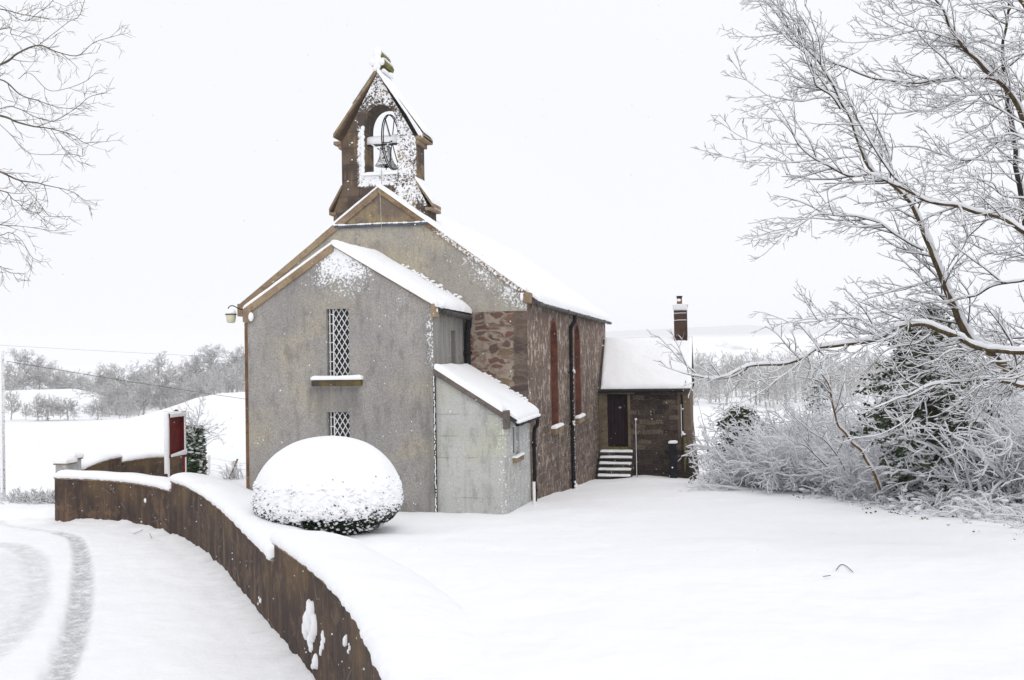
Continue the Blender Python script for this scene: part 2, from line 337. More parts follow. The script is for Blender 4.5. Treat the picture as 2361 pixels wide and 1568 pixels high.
def m_boundary():
    k = NT('weathered_wall_face'); fi = k.noise(45, 3, 0.7)
    cu = k.attr('run'); v = k.n('ShaderNodeCombineXYZ'); k.t.links.new(cu, v.inputs[0]); k.t.links.new(k.z, v.inputs[1])
    st = k.noise(1.0, 5, 0.65, k.scalev(2.4, 0.30, 1, v.outputs[0])); st2 = k.noise(1.0, 4, 0.7, k.scalev(14, 1.1, 1, v.outputs[0])); big = k.noise(1.0, 3, 0.5, k.scalev(0.9, 0.8, 1, v.outputs[0]))
    c = k.ramp(st, [(0.30, (0.026, 0.018, 0.018)), (0.44, (0.056, 0.036, 0.030)), (0.56, (0.11, 0.068, 0.046)), (0.70, (0.22, 0.14, 0.085))])
    c = k.mix(k.mr(st2, 0.40, 0.62, 0.5, 0), c, (0.04, 0.028, 0.025)); c = k.mix(k.mr(st2, 0.62, 0.78, 0, 0.5), c, (0.23, 0.155, 0.08))
    bl = k.noise(3.2, 5, 0.65); c = k.mix(k.mr(bl, 0.50, 0.66, 0, 0.6), c, (0.20, 0.125, 0.075)); c = k.mix(k.mr(k.noise(5.5, 4, .7), 0.54, 0.66, 0, 0.6), c, (0.03, 0.022, 0.022))
    top = k.attr('top'); c = k.mix(k.math('MULTIPLY', k.mr(top, 0.55, 1.0), k.mr(big, 0.42, 0.66, 0, 0.55)), c, (0.19, 0.125, 0.055))
    c = k.mix(k.mr(fi, 0.3, 0.6, 0.5, 0), c, (0.03, 0.022, 0.02))
    cr_ = k.n('ShaderNodeTexVoronoi'); cr_.feature = 'DISTANCE_TO_EDGE'; k.t.links.new(k.scalev(0.55, 0.9, 1, v.outputs[0]), cr_.inputs['Vector']); cr_.inputs['Scale'].default_value = 0.9
    ck = k.math('MULTIPLY', k.mr(cr_.outputs['Distance'], 0.004, 0.010, 1, 0), k.mr(k.noise(2.2, 2), 0.50, 0.56)); c = k.mix(k.math('MULTIPLY', ck, 0.3), c, (0.30, 0.25, 0.2))
    f = flecks(k, 0.0, 30, 0.06); c = k.mix(f, c, SNOWC)
    return k.done(c, 0.9, k.bump(k.math('ADD', k.math('ADD', fi, st2), f), 0.5, 0.012))
def m_road():
    k = NT('road_snow'); t = k.attr('track'); n1 = k.noise(5.5, 5, 0.7); n2 = k.noise(30, 4, 0.7); n3 = k.noise(1.2, 3)
    v = k.math('MULTIPLY', t, k.mr(k.math('ADD', k.math('MULTIPLY', n1, 0.6), k.math('MULTIPLY', n2, 0.4)), 0.36, 0.58, 0.18, 1.0))
    c = k.mix(v, SNOWC, (0.42, 0.425, 0.435)); c = k.mix(k.math('MULTIPLY', k.mr(v, 0.55, 1.0), k.mr(n2, 0.5, 0.62, 0, 0.35)), c, (0.22, 0.21, 0.20))
    nb = k.bump(n3, 0.3, 0.2); nb = k.bump(n1, 0.35, 0.05, nb); nb = k.bump(n2, 0.25, 0.012, nb)
    return k.done(c, 0.75, nb, spec=0.25)
def m_simple(name, col, rough=0.6, var=0.25, scale=8, metal=0.0, snow=0.0, spec=0.3):
    k = NT(name); n = k.noise(scale, 4, 0.6); d = tuple(c*(1-var) for c in col); e = tuple(min(1, c*(1+var)) for c in col)
    c = k.mix(k.mr(n, 0.3, 0.7), d, e); f = flecks(k, snow-0.2 if snow == 0 else snow, 24, 0.04 if snow == 0 else 0.08); c = k.mix(f, c, SNOWC)
    return k.done(c, rough, k.bump(n, 0.2, 0.005), metal, spec)
def m_bark(name, c0, c1, snowline=None, scale=14):
    k = NT(name); n = k.noise(scale, 4, 0.7, k.scalev(1, 1, 0.4)); c = k.mix(k.mr(n, 0.35, 0.65), c0, c1)
    m = k.noise(3.0, 3); c = k.mix(k.mr(m, 0.55, 0.7, 0, 0.5), c, (0.13, 0.12, 0.035))
    if snowline is not None: c = k.mix(k.mr(k.math('ADD', k.nz, k.math('MULTIPLY', n, 0.4)), snowline, snowline+0.25), c, SNOWC)
    return k.done(c, 0.9, k.bump(n, 0.5, 0.02))
def m_leaf(name, c0, c1, snowline=0.6):
    k = NT(name); n = k.noise(9, 3); c = k.mix(k.mr(n, 0.35, 0.65), c0, c1)
    oi = k.n('ShaderNodeObjectInfo'); c = k.mix(k.mr(k.noise(2.2, 3), 0.56, 0.68, 0, snowline), c, SNOWC)
    return k.done(c, 0.6)
S = m_snow(); BS = m_plainsnow()
def frost_porch(k):
    # gable apex of the porch plus the weather-side arris
    ap = k.mr(k.z, 0.75, 2.35, 0, 1); dx = k.math('ABSOLUTE', k.math('ADD', k.x, 8.35)); ap = k.math('MULTIPLY', ap, k.mr(dx, 1.35, 0.15))
    ny = k.n('ShaderNodeSeparateXYZ'); k.t.links.new(k.nor, ny.inputs[0]); front = k.math('LESS_THAN', ny.outputs[1], -0.5)
    ar = k.math('MULTIPLY', k.mr(k.x, -6.50, -6.24), k.mr(k.z, -0.75, 0.1)); ar = k.math('MULTIPLY', k.math('MULTIPLY', ar, 0.62), k.math('MULTIPLY', front, k.math('LESS_THAN', k.y, 19.7)))
    lo = k.math('MULTIPLY', k.mr(k.x, -8.6, -6.6), k.mr(k.z, 0.2, 1.4)); m = k.math('MAXIMUM', ap, k.math('MULTIPLY', lo, 0.34))
    return k.math('ADD', k.math('MULTIPLY', k.math('MAXIMUM', m, ar), 0.33), 0.045)
def frost_gable(k):
    # below the right-hand verge of the big gable
    v = k.math('ADD', k.z, k.math('MULTIPLY', k.math('ADD', k.x, 8.41), 0.73)); e = k.mr(v, 3.1, 4.2); e = k.math('MULTIPLY', e, k.mr(k.x, -7.8, -6.6))
    e2 = k.mr(k.z, 4.4, 1.0)
    return k.math('ADD', k.math('MULTIPLY', k.math('MULTIPLY', e, e2), 0.26), 0.035)
def frost_lean(k):
    return k.math('ADD', k.math('MULTIPLY', k.mr(k.x, -4.95, -4.7), 0.17), 0.03)
def stain_porch(k):
    dx = k.math('ABSOLUTE', k.math('ADD', k.x, 8.55)); below = k.math('MULTIPLY', k.mr(k.z, -0.62, -0.72), k.mr(k.z, -1.9, -0.75)); a = k.math('MULTIPLY', k.mr(dx, .75, .5), below)
    return k.math('MAXIMUM', k.math('MULTIPLY', a, .6), k.math('MAXIMUM', k.mr(k.z, -2.9, -3.5, 0, .45), k.math('MULTIPLY', k.mr(k.x, -6.65, -6.25), .45)))
M_PORCH = m_render('porch_roughcast', (0.40, 0.38, 0.36), (0.335, 0.32, 0.305), (0.45, 0.40, 0.31), frost_porch, .5, stain_porch)
M_GABLE = m_render('gable_roughcast', (0.42, 0.39, 0.34), (0.36, 0.335, 0.30), (0.54, 0.475, 0.34), frost_gable, .45)
M_LEAN = m_render('lean_to_roughcast', (0.53, 0.53, 0.51), (0.48, 0.48, 0.465), (0.50, 0.50, 0.39), frost_lean, .28, None, (-1.25, -1.72, -2.2, -2.62, -3.08))
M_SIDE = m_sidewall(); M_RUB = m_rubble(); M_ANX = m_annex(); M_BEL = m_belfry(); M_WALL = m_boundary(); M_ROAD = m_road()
M_COP = m_sandstone('coping_stone', (0.38, 0.285, 0.18), (0.26, 0.18, 0.12), snowy=.10, dark=(0.13, 0.09, 0.06))
M_PALE = m_sandstone('pale_dressed_stone', (0.34, 0.26, 0.15), (0.20, 0.13, 0.09))
M_RED = m_sandstone('red_sandstone', (0.24, 0.085, 0.05), (0.13, 0.05, 0.038), dark=(0.09, 0.03, 0.025))
M_SURR = m_sandstone('door_surround_stone', (0.20, 0.16, 0.10), (0.12, 0.085, 0.055))
M_CONC = m_sandstone('grey_verge_stone', (0.20, 0.165, 0.14), (0.14, 0.115, 0.105))
M_SILL = m_sandstone('mossy_sill_stone', (0.16, 0.12, 0.03), (0.07, 0.055, 0.04), dark=(0.03, 0.025, 0.02))
M_LEAD = m_simple('lead_flashing', (0.075, 0.085, 0.105), 0.6, 0.3, 5)
M_PIPE = m_simple('black_pipe_paint', (0.010, 0.010, 0.012), 0.6, 0.4, 9, snow=0.07, spec=.15)
M_GUT = m_simple('gutter_paint', (0.06, 0.055, 0.05), 0.6, 0.3, 9)
M_DOOR = m_simple('dark_door_paint', (0.018, 0.007, 0.011), 0.75, 0.4, 4, spec=.12)
M_GLASS = m_simple('dark_window_glass', (0.018, 0.018, 0.02), 0.12, 0.3, 3, spec=0.5)
M_WHITE = m_simple('white_paint', (0.80, 0.80, 0.80), 0.5, 0.05, 9)
M_LATT = m_simple('white_lattice_paint', (0.72, 0.72, 0.73), 0.5, 0.08, 12)
M_REDP = m_simple('dark_red_paint', (0.14, 0.006, 0.005), 0.5, 0.35, 6)
M_POT = m_simple('terracotta', (0.20, 0.095, 0.05), 0.8, 0.3, 9)
M_IRON = m_simple('black_iron', (0.015, 0.015, 0.017), 0.55, 0.4, 12, metal=0.2)
M_CREAM = m_simple('cream_lamp_plastic', (0.62, 0.60, 0.44), 0.4, 0.1, 6)
M_SLATE = m_simple('roof_slate', (0.06, 0.055, 0.055), 0.7, 0.3, 6)
M_BELL = m_simple('snow_dusted_bronze', (0.05, 0.05, 0.048), 0.5, 0.4, 6, metal=0.3, snow=0.29)
M_BIN = m_simple('black_plastic', (0.008, 0.009, 0.013), 0.6, 0.3, 4, spec=.15)
M_POLE = m_simple('snow_plastered_timber', (0.20, 0.18, 0.16), 0.9, 0.2, 9, snow=0.36)
M_ROPE = m_simple('pale_rope', (0.45, 0.43, 0.40), 0.9, 0.3, 30, snow=0.1)
M_MOSS = m_simple('mossy_green_stone', (0.17, 0.16, 0.05), 0.9, 0.4, 8)

# ------------------------------------------------------------------ snow lying on things
def snow_slab(mb, p00, p10, p11, p01, th, nu=24, nv=12, lip=0.04, rag=0.03, seed=0.0, up=None, wav=0.25):
    """soft-edged layer of snow on the quad p00-p10-p11-p01"""
    A, B, Cc, D = (np.array(p, float) for p in (p00, p10, p11, p01))
    nrm = np.cross(B-A, D-A); nrm /= np.linalg.norm(nrm)
    if nrm[2] < 0: nrm = -nrm
    upv = np.array([0, 0, 1.0]) if up is None else np.array(up, float)
    eu = (B-A)/np.linalg.norm(B-A); ev = (D-A)/np.linalg.norm(D-A)
    lu = np.linalg.norm(B-A); lv = np.linalg.norm(D-A); vs = []; fs = []
    def edgeclust(n, l):
        t = np.linspace(0, 1, n+1); e = min(0.3, th/l); a = np.array([0, .12, .35, .65, 1.0])*e
        return np.concatenate([a, np.linspace(e, 1-e, max(n-6, 3))[1:-1], 1-a[::-1]])
    U = edgeclust(nu, lu); V = edgeclust(nv, lv)
    for i, u in enumerate(U):
        for j, v in enumerate(V):
            p = A*(1-u)*(1-v)+B*u*(1-v)+Cc*u*v+D*(1-u)*v
            e = min(u*lu, (1-u)*lu, v*lv, (1-v)*lv)/th; e = min(1.0, max(0, e)); h = math.sqrt(max(0, 1-(1-e)**2))
            n1 = noise.noise(Vector((p[0]*1.3+seed, p[1]*1.3, p[2]*1.3))); n2 = noise.noise(Vector((p[0]*6, p[1]*6+seed, p[2]*6)))
            n3 = noise.noise(Vector((p[0]*17, p[1]*17+seed, p[2]*17)))
            o = (1-h)*(rag*(n2+0.7*n3))
            out = eu*((u > .5)*2-1)*(1 if min(u, 1-u)*lu < th else 0)+ev*((v > .5)*2-1)*(1 if min(v, 1-v)*lv < th else 0)
            q = p+out*(lip*math.sin(math.pi*min(1, h))*0.9+o)+upv*(th*h*(1+wav*n1+0.08*n2))+nrm*0.004
            vs.append(q)
    m = len(V)
    for i in range(len(U)-1):
        for j in range(m-1): fs.append((i*m+j, (i+1)*m+j, (i+1)*m+j+1, i*m+j+1))
    # underside
    b = len(vs); vs += [A+nrm*.003, B+nrm*.003, Cc+nrm*.003, D+nrm*.003]; fs.append((b, b+3, b+2, b+1))
    mb.add(vs, fs); return mb
def clumps(mb, pts, r0, r1, seed=1, flat=0.8):
    rr = random.Random(seed)
    for p in pts:
        r = rr.uniform(r0, r1); mb.ball(p, (r*rr.uniform(.8, 1.4), r*rr.uniform(.8, 1.2), r*flat), 6, 4)
    return mb

# ------------------------------------------------------------------ terrain
def z_at(px, py, d): return float(P(px, py, d)[2])
def sd_at(px, d):
    p = P(px, 800, d); return xy2sd(p[0], p[1])
CP = []                                               # (s, d, z)
for s, d, z in [(0,.6,-1.75),(5,.6,-1.7),(-1,.6,-1.85),(-1,3,-2.0),(3,3,-1.95),(7,5,-2.1),(0,6,-2.25),(3,9,-2.5),(8,9,-2.45),(0,10,-2.62),(4,14,-2.95),(-1.2,7,-2.40),(-1.5,9,-2.58),(-2.2,11,-2.72),
                (0,15,-3.08),(-3.0,14,-2.85),(-4.6,16.5,-3.0),(-3.3,15.6,-3.05),(-1.5,18,-3.28),(-5.0,19.5,-3.2),(-7,21.5,-3.1),(-8,23.5,-3.5),(-9,25,-3.9),(-11,26.5,-4.05),(-13,27,-4.1),(-20,27,-4.1),(-40,30,-4.2),(-8,28,-4.1),(-6,30,-4.2),(14,12,-2.75),(20,14,-2.9),(20,5,-2.0)]: CP.append((s, d, z))
for px, py, d in [(1003,1181,20.4),(1168,1186,20.3),(1222,1152,22.8),(1310,1122,29),(1385,1102,35.8),(1480,1094,35.2),(1605,1104,35.0),(2361,1205,17),(2150,1178,20),(1900,1137,25.5),(1750,1118,29),(1250,1250,15.5),(1700,1250,14),(2100,1300,12),
                  (1640,1065,50),(1640,1000,75),(1640,950,115),(2300,1000,60),(2300,950,110),(1640,900,170),(2300,900,170),(1640,860,220),(2300,850,220),(1640,832,300),(2300,818,300),(1450,810,380),(1700,800,400),(2000,805,400),(2300,800,400),
                  (1420,763,620),(1560,757,620),(1700,749,620),(1900,755,620),(2200,760,620),(2700,765,620),(1480,772,900),(1900,770,900),(2300,775,900),(1480,778,1700),(1900,778,1700),
                  (60,1108,36),(200,1100,36),(60,1030,58),(250,1010,62),(60,985,84),(250,975,88),(100,968,98),(250,966,100),(340,962,100),(60,915,128),(170,898,150),(60,902,150),(-200,905,150),(250,915,142),(330,944,128),(400,955,112),
                  (60,925,185),(250,930,180),(350,940,170),(560,1062,37),(480,1070,37),(560,1000,48),(480,1000,50),(560,950,62),(480,958,68),(400,968,75),(560,908,82),(500,908,86),(450,918,88),(420,935,92),(640,903,84),(800,903,84),(560,912,110),(450,930,125),
                  (60,880,420),(300,878,420),(560,872,420),(60,862,900),(300,858,900),(560,852,900),(-300,850,900),(60,848,1700),(300,846,1700),(560,842,1700),(900,830,1700),(900,900,120),(1100,900,120),(-600,1000,100),(-600,900,300),(3000,1000,60),(3000,850,250),(3000,760,620)]:
    s, d_ = sd_at(px, d); CP.append((s, d_, z_at(px, py, d)))
CP = np.array(CP)
def uvw(s, d): 
    dd = np.maximum(d, 0.3); return np.stack([np.arctan2(s, dd+6)*4.0, np.log(np.hypot(s*0.6, dd)+5)*2.2], -1)
_uc = uvw(CP[:, 0], CP[:, 1]); _D = np.linalg.norm(_uc[:, None]-_uc[None], axis=-1)
_A = np.block([[_D, np.ones((len(CP), 1)), _uc], [np.ones((1, len(CP))), np.zeros((1, 3))], [_uc.T, np.zeros((2, 3))]])
_w = np.linalg.solve(_A, np.concatenate([CP[:, 2], np.zeros(3)]))
def upper(s, d):
    s = np.atleast_1d(np.asarray(s, float)); d = np.atleast_1d(np.asarray(d, float)); u = uvw(s, d)
    k = np.linalg.norm(u[:, None]-_uc[None], axis=-1)
    return k@_w[:-3]+_w[-3]+u@_w[-2:]
ZROAD = -4.1
WALL = np.array([(1.1, 1.2), (0.73, 2.6), (0.27, 4.2), (-0.23, 5.8), (-0.80, 7.3), (-1.46, 9.5), (-2.31, 11.6), (-3.46, 13.9), (-5.54, 18.1), (-6.9, 20.5), (-8.0, 22.0), (-9.2, 23.2), (-10.55, 24.0), (-12.05, 24.5)])
def catmull(pts, n):
    pts = np.asarray(pts, float); q = np.vstack([2*pts[0]-pts[1], pts, 2*pts[-1]-pts[-2]]); out = []
    for i in range(1, len(q)-2):
        t = np.linspace(0, 1, n, endpoint=False)[:, None]; a, b, c, d = q[i-1], q[i], q[i+1], q[i+2]
        out.append(0.5*((2*b)+(-a+c)*t+(2*a-5*b+4*c-d)*t**2+(-a+3*b-3*c+d)*t**3))
    return np.vstack(out+[pts[-1:]])
WC = catmull(WALL, 16)
EXT = np.vstack([WC, [(-14, 25.0), (-18, 25.6), (-30, 27), (-60, 30)]])
def sdist(s, d, line):
    """signed distance: + on the churchyard side; also the index of the nearest segment"""
    p = np.stack([s, d], -1); best = np.full(len(p), 1e9); sg = np.ones(len(p)); ix = np.zeros(len(p), int)
    for i in range(len(line)-1):
        a, b = line[i], line[i+1]; e = b-a; t = np.clip(((p-a)@e)/(e@e), 0, 1); q = a+t[:, None]*e; dist = np.linalg.norm(p-q, axis=1)
        cr = e[0]*(p[:, 1]-a[1])-e[1]*(p[:, 0]-a[0]); m = dist < best-1e-9
        best[m] = dist[m]; sg[m] = np.where(cr[m] > 0, -1.0, 1.0); ix[m] = i
    return best*sg, ix
def ground(s, d):
    s = np.atleast_1d(np.asarray(s, float)); d = np.atleast_1d(np.asarray(d, float)); z = upper(s, d)
    near = (d < 34) & (s < 4); 
    if near.any():
        sg, ix = sdist(s[near], d[near], EXT); zz = z[near]
        wall = ix < len(WC)-1; zz = zz-np.where(wall, .16*np.clip(1-sg/1.8, 0, 1), 0)
        t = np.clip((sg-0.02)/0.22, 0, 1); t2 = np.clip((sg+0.5)/1.0, 0, 1); t = np.where(wall, t, t2); t = t*t*(3-2*t)
        z[near] = zz*t+(ZROAD-0.7)*(1-t)
    return z
def gz(x, y):
    s, d = xy2sd(x, y); return float(ground([s], [d])[0])
def ground_sheet():
    th = np.radians(np.concatenate([np.linspace(-100, -40, 40, endpoint=False), np.linspace(-40, 40, 400, endpoint=False), np.linspace(40, 100, 41)]))
    r = [0.4]
    while r[-1] < 2600: r.append(r[-1]*(1.05 if r[-1] < 5 else (1.013 if r[-1] < 40 else (1.02 if r[-1] < 200 else 1.04))))
    r = np.array(r); TT, RR = np.meshgrid(th, r); s = (RR*np.sin(TT)).ravel(); d = (RR*np.cos(TT)).ravel()
    z = np.concatenate([ground(s[i:i+20000], d[i:i+20000]) for i in range(0, len(s), 20000)])
    x, y = sd2xy(s, d)
    dist = np.hypot(s, d)
    for i in range(len(z)):
        if dist[i] < 60:
            z[i] += 0.07*noise.noise(Vector((x[i]*.35, y[i]*.35, 3.1)))+0.028*noise.noise(Vector((x[i]*1.4, y[i]*1.1, 9.1)))+(0.012*noise.noise(Vector((x[i]*5, y[i]*3.2, 2.1))) if dist[i] < 25 else 0)
        elif dist[i] < 1200: z[i] += 0.25*noise.noise(Vector((x[i]*.05, y[i]*.05, 1.7)))*min(1, (dist[i]-60)/60)
    m = len(th); i, j = np.meshgrid(np.arange(len(r)-1), np.arange(m-1), indexing='ij'); a = (i*m+j).ravel()
    o = mesh_np('snow_ground', np.stack([x, y, z], -1), np.stack([a, a+1, a+m+1, a+m], -1), m_ground())
    tag(o, kind='structure')
def m_ground():
    k = NT('ground_snow'); a = k.noise(0.5, 4, 0.5); b = k.noise(3.5, 4, 0.55); c = k.noise(22, 3, .6)
    n = k.bump(a, 0.3, 0.5); n = k.bump(b, 0.22, 0.08, n); n = k.bump(c, 0.15, 0.015, n)
    # tufts of dead grass and heather poking through, more of it on the far hills
    far = k.n('ShaderNodeVectorMath'); far.operation = 'LENGTH'; k.t.links.new(k.pos, far.inputs[0]); dist = far.outputs['Value']
    t1 = k.noise(0.30, 6, 0.7, k.scalev(1, 0.35, 2.5)); near = k.mr(dist, 38, 60); f1 = k.math('MULTIPLY', k.mr(t1, 0.63, 0.74, 0, 0.22), near)
    t2 = k.noise(1.0, 5, 0.6, k.scalev(0.022, 0.0035, 0.03)); fr = k.mr(dist, 180, 330); f2 = k.math('MULTIPLY', k.mr(t2, 0.54, 0.66, 0, 0.45), fr)
    moor = k.math('MULTIPLY', k.mr(k.math('ADD', k.z, k.math('MULTIPLY', k.noise(0.02, 3), 4.0)), 8.5, 12.5, 0, 0.28), k.mr(dist, 350, 450))
    col = k.mix(k.math('MAXIMUM', k.math('MAXIMUM', f1, f2), moor), SNOWC, (0.20, 0.20, 0.215))
    return k.done(col, 0.75, n, spec=0.2)
ground_sheet()

# road sheet: rows along the wall line, columns outward from it
def proj_track(pts, wd): return [(*xy2sd(*onZ(x, y, ZROAD)[:2]), wd_) for (x, y), wd_ in zip(pts, wd)]
def Z7(x, y): return (x/2.593, 1057.2+y/2.593)
TR = []
TR.append((proj_track([Z7(*p) for p in [(160,250),(60,290),(8,335),(30,382),(120,405),(240,425),(350,440)]], [.10]*7), 0.35))
TR.append((proj_track([Z7(*p) for p in [(350,440),(455,480),(492,600),(495,700),(490,800),(478,900),(455,1020),(425,1120),(385,1220),(345,1325),(290,1450)]], [.13,.16,.18,.2,.2,.2,.2,.2,.2,.2,.2]), 0.85))
TR.append((proj_track([Z7(*p) for p in [(-150,500),(0,510),(120,535),(195,600),(225,700),(215,800),(170,920),(90,1040),(0,1130),(-120,1220)]], [.2,.25,.26,.28,.24,.24,.24,.24,.24,.24]), 0.48))
TR.append((proj_track([Z7(*p) for p in [(-160,560),(-20,580),(60,640),(80,740),(50,840),(-20,940),(-120,1040)]], [.25,.3,.32,.3,.3,.3,.3]), 0.28))
def road_sheet():
    line = EXT.copy(); seg = np.linalg.norm(np.diff(line, axis=0), axis=1); run = np.concatenate([[0], np.cumsum(seg)])
    rr = np.concatenate([np.arange(0, 34, 0.06), np.arange(34, run[-1], 0.5)]); cx = np.stack([np.interp(rr, run, line[:, k]) for k in (0, 1)], -1)
    t = np.gradient(cx, axis=0); t /= np.linalg.norm(t, axis=1, keepdims=True); nrm = np.stack([-t[:, 1], t[:, 0]], -1)    # to the road side
    # smooth the normals so that rows do not cross
    off = np.concatenate([np.linspace(-0.05, 0.6, 16), np.linspace(0.68, 3.0, 40), np.linspace(3.1, 12, 70)])
    for _ in range(60): nrm[1:-1] = (nrm[:-2]+nrm[1:-1]*2+nrm[2:])/4
    nrm /= np.linalg.norm(nrm, axis=1, keepdims=True)
    pts = cx[:, None, :]+nrm[:, None, :]*off[None, :, None]; s = pts[..., 0].ravel(); d = pts[..., 1].ravel(); x, y = sd2xy(s, d)
    offs = np.tile(off, len(rr)); runs = np.repeat(rr, len(off)); z = np.full(len(s), ZROAD); tr = np.zeros(len(s))
    for (pl, amp) in TR:
        pl = np.array(pl); q = catmull(pl, 8); best = np.zeros(len(s))
        for i in range(len(q)-1):
            a, b = q[i, :2], q[i+1, :2]; e = b-a; L = e@e+1e-9; tt = np.clip(((s-a[0])*e[0]+(d-a[1])*e[1])/L, 0, 1)
            dist = np.hypot(s-a[0]-tt*e[0], d-a[1]-tt*e[1]); wd = q[i, 2]; v = np.clip(1.25-dist/wd, 0, 1)/0.6; best = np.maximum(best, np.clip(v, 0, 1))
        tr = np.maximum(tr, best*amp)
    for i in range(len(s)):
        n0 = noise.noise(Vector((s[i]*.7, d[i]*.7, 0))); n1 = noise.noise(Vector((s[i]*3.1, d[i]*3.1, 5))); n2 = noise.noise(Vector((s[i]*9, d[i]*9, 8)))
        z[i] += 0.035*n0+0.012*n1-0.05*tr[i]*(1+0.3*n2)+0.09*max(0, tr[i]*(0.75-tr[i]))*(0.6+n2)
        if offs[i] < 0.6 and runs[i] < 29:
            kk = (1-max(0, offs[i]-.16)/0.44); j = noise.noise(Vector((runs[i]*2.2, 0, 2))); j2 = noise.noise(Vector((runs[i]*7.5, 0, 4)))
            z[i] += kk*(0.05+0.07*j+0.05*max(0, j2)**.7)
        if runs[i] > 27.0: z[i] -= 0.10*max(0, 1-offs[i]/1.2)
    # left part of the road climbs towards the verge
    m = len(off); i, j = np.meshgrid(np.arange(len(rr)-1), np.arange(m-1), indexing='ij'); a = (i*m+j).ravel()
    o = mesh_np('road', np.stack([x, y, z], -1), np.stack([a, a+m, a+m+1, a+1], -1), M_ROAD)
    at = o.data.attributes.new('track', 'FLOAT', 'POINT'); at.data.foreach_set('value', tr.astype(np.float32)); tag(o, kind='structure')
road_sheet()

# ------------------------------------------------------------------ curved boundary wall
def run_of(line): return np.concatenate([[0], np.cumsum(np.linalg.norm(np.diff(line, axis=0), axis=1))])
def wall_piece(mb_face, mb_cope, mb_snow, line, ztop, zbot, r0, r1, runmap, th=0.17, seed=0, drift=False):
    run = run_of(line); rr = np.arange(r0, r1, 0.07); rr = np.append(rr, r1); c = np.stack([np.interp(rr, run, line[:, k]) for k in (0, 1)], -1)
    t = np.gradient(c, axis=0); t /= np.linalg.norm(t, axis=1, keepdims=True); n = np.stack([-t[:, 1], t[:, 0]], -1)
    zt = np.array([ztop(r) for r in rr]); nz_ = 14
    def W3(o, z): 
        p = c+n*o; x, y = sd2xy(p[:, 0], p[:, 1]); return np.stack([x, y, np.broadcast_to(z, len(rr))], -1)
    # body: front face (fine), top, back, ends
    vs = []; K = len(rr); attr = []
    for i in range(nz_+1):
        z = zbot+(zt-zbot)*i/nz_; vs.append(W3(0.16, z)); attr.append((rr, np.full(K, i/nz_)))
    vs.append(W3(-0.16, zt)); attr.append((rr, np.ones(K))); vs.append(W3(-0.16, np.full(K, zbot))); attr.append((rr, np.zeros(K)))
    b = len(mb_face['v']); V = np.concatenate(vs); mb_face['v'].extend(V.tolist()); mb_face['run'].extend(np.concatenate([a[0] for a in attr]).tolist()); mb_face['top'].extend(np.concatenate([a[1] for a in attr]).tolist())
    R = len(vs)
    for i in range(R-1):
        for j in range(K-1): mb_face['f'].append((b+i*K+j, b+(i+1)*K+j, b+(i+1)*K+j+1, b+i*K+j+1))
    for j in (0, K-1): mb_face['f'].append(tuple(b+i*K+j for i in range(R)))
    # thin coping course
    cs = []
    for o, dz in ((0.185, 0.004), (0.185, 0.05), (-0.185, 0.05), (-0.185, 0.004)): cs.append(W3(o, zt+dz))
    fs = [(i*K+j, ((i+1) % 4)*K+j, ((i+1) % 4)*K+j+1, i*K+j+1) for i in range(4) for j in range(K-1)]+[tuple(i*K for i in range(4)), tuple(i*K+K-1 for i in range(4))]
    mb_cope.add(np.concatenate(cs), fs)
    # rounded snow cap; behind, it merges with the churchyard drift
    prof = [(0.20, 0.045), (0.235, 0.075), (0.245, 0.11), (0.22, 0.16), (0.16, 0.20), (0.05, 0.225), (-0.1, 0.225), (-0.25, 0.20)]+([(-0.55, 0.15), (-0.8, 0.07), (-1.05, -0.05), (-1.3, -0.3)] if drift else [(-0.24, 0.17), (-0.25, 0.10), (-0.2, 0.05)])
    ss = []
    for (o, h) in prof:
        rows = np.empty((K, 3))
        for j in range(K):
            ea = min(1.0, min(rr[j]-r0, r1-rr[j])/0.16+0.02); e = math.sqrt(max(0, 1-(1-ea)**2))
            n1 = noise.noise(Vector((rr[j]*1.1+seed, o*2, 1))); n2 = noise.noise(Vector((rr[j]*7+seed, o*5, 4))); n3 = noise.noise(Vector((rr[j]*19+seed, o*9, 6)))
            oo = o*(0.88+0.12*e)+(0.022*n2+0.015*n3)*(1 if o > .1 else 0); hh = 0.04+(h-0.04)*(th/0.17)*(0.25+0.75*e)*(1+0.18*n1)-(0.035*max(0, n2)+0.03*max(0, n3)**2)*(1 if h < .08 and o > 0 else 0)
            if h < 0.08 and o > 0: hh = max(hh, -0.06)
            p = c[j]+n[j]*oo; x, y = sd2xy(p[0], p[1]); rows[j] = (x, y, zt[j]+hh)
        ss.append(rows)
    L = len(prof); fs = [(i*K+j, (i+1)*K+j, (i+1)*K+j+1, i*K+j+1) for i in range(L-1) for j in range(K-1)]+[tuple(i*K for i in range(L)), tuple(i*K+K-1 for i in range(L))]
    mb_snow.add(np.concatenate(ss), fs)
def runs_near(px, py, z, line):
    p = onZ(px, py, z); s, d = xy2sd(p[0], p[1]); run = run_of(line); k = int(np.argmin(np.hypot(line[:, 0]-s, line[:, 1]-d))); return run[k]
def face_obj(fd, name, mat, parent):
    me = bpy.data.meshes.new(name); me.from_pydata(fd['v'], [], fd['f'])
    for a in ('run', 'top'):
        at = me.attributes.new(a, 'FLOAT', 'POINT'); at.data.foreach_set('value', np.array(fd[a], np.float32))
    me.update(); return link_mesh(name, me, mat, parent)
bw = thing('boundary_wall', 'long brown curving wall stepping down beside the tyre-marked road, capped with thick snow', 'wall', tuple(sd2xy(-3.58, 13.9))+(ZROAD,))
RW = run_of(WC); total = RW[-1]
ra = RW[7*16]; rb = RW[10*16]                    # the two steps in the wall
fd = dict(v=[], f=[], run=[], top=[]); cop = MB(); snw = MB()
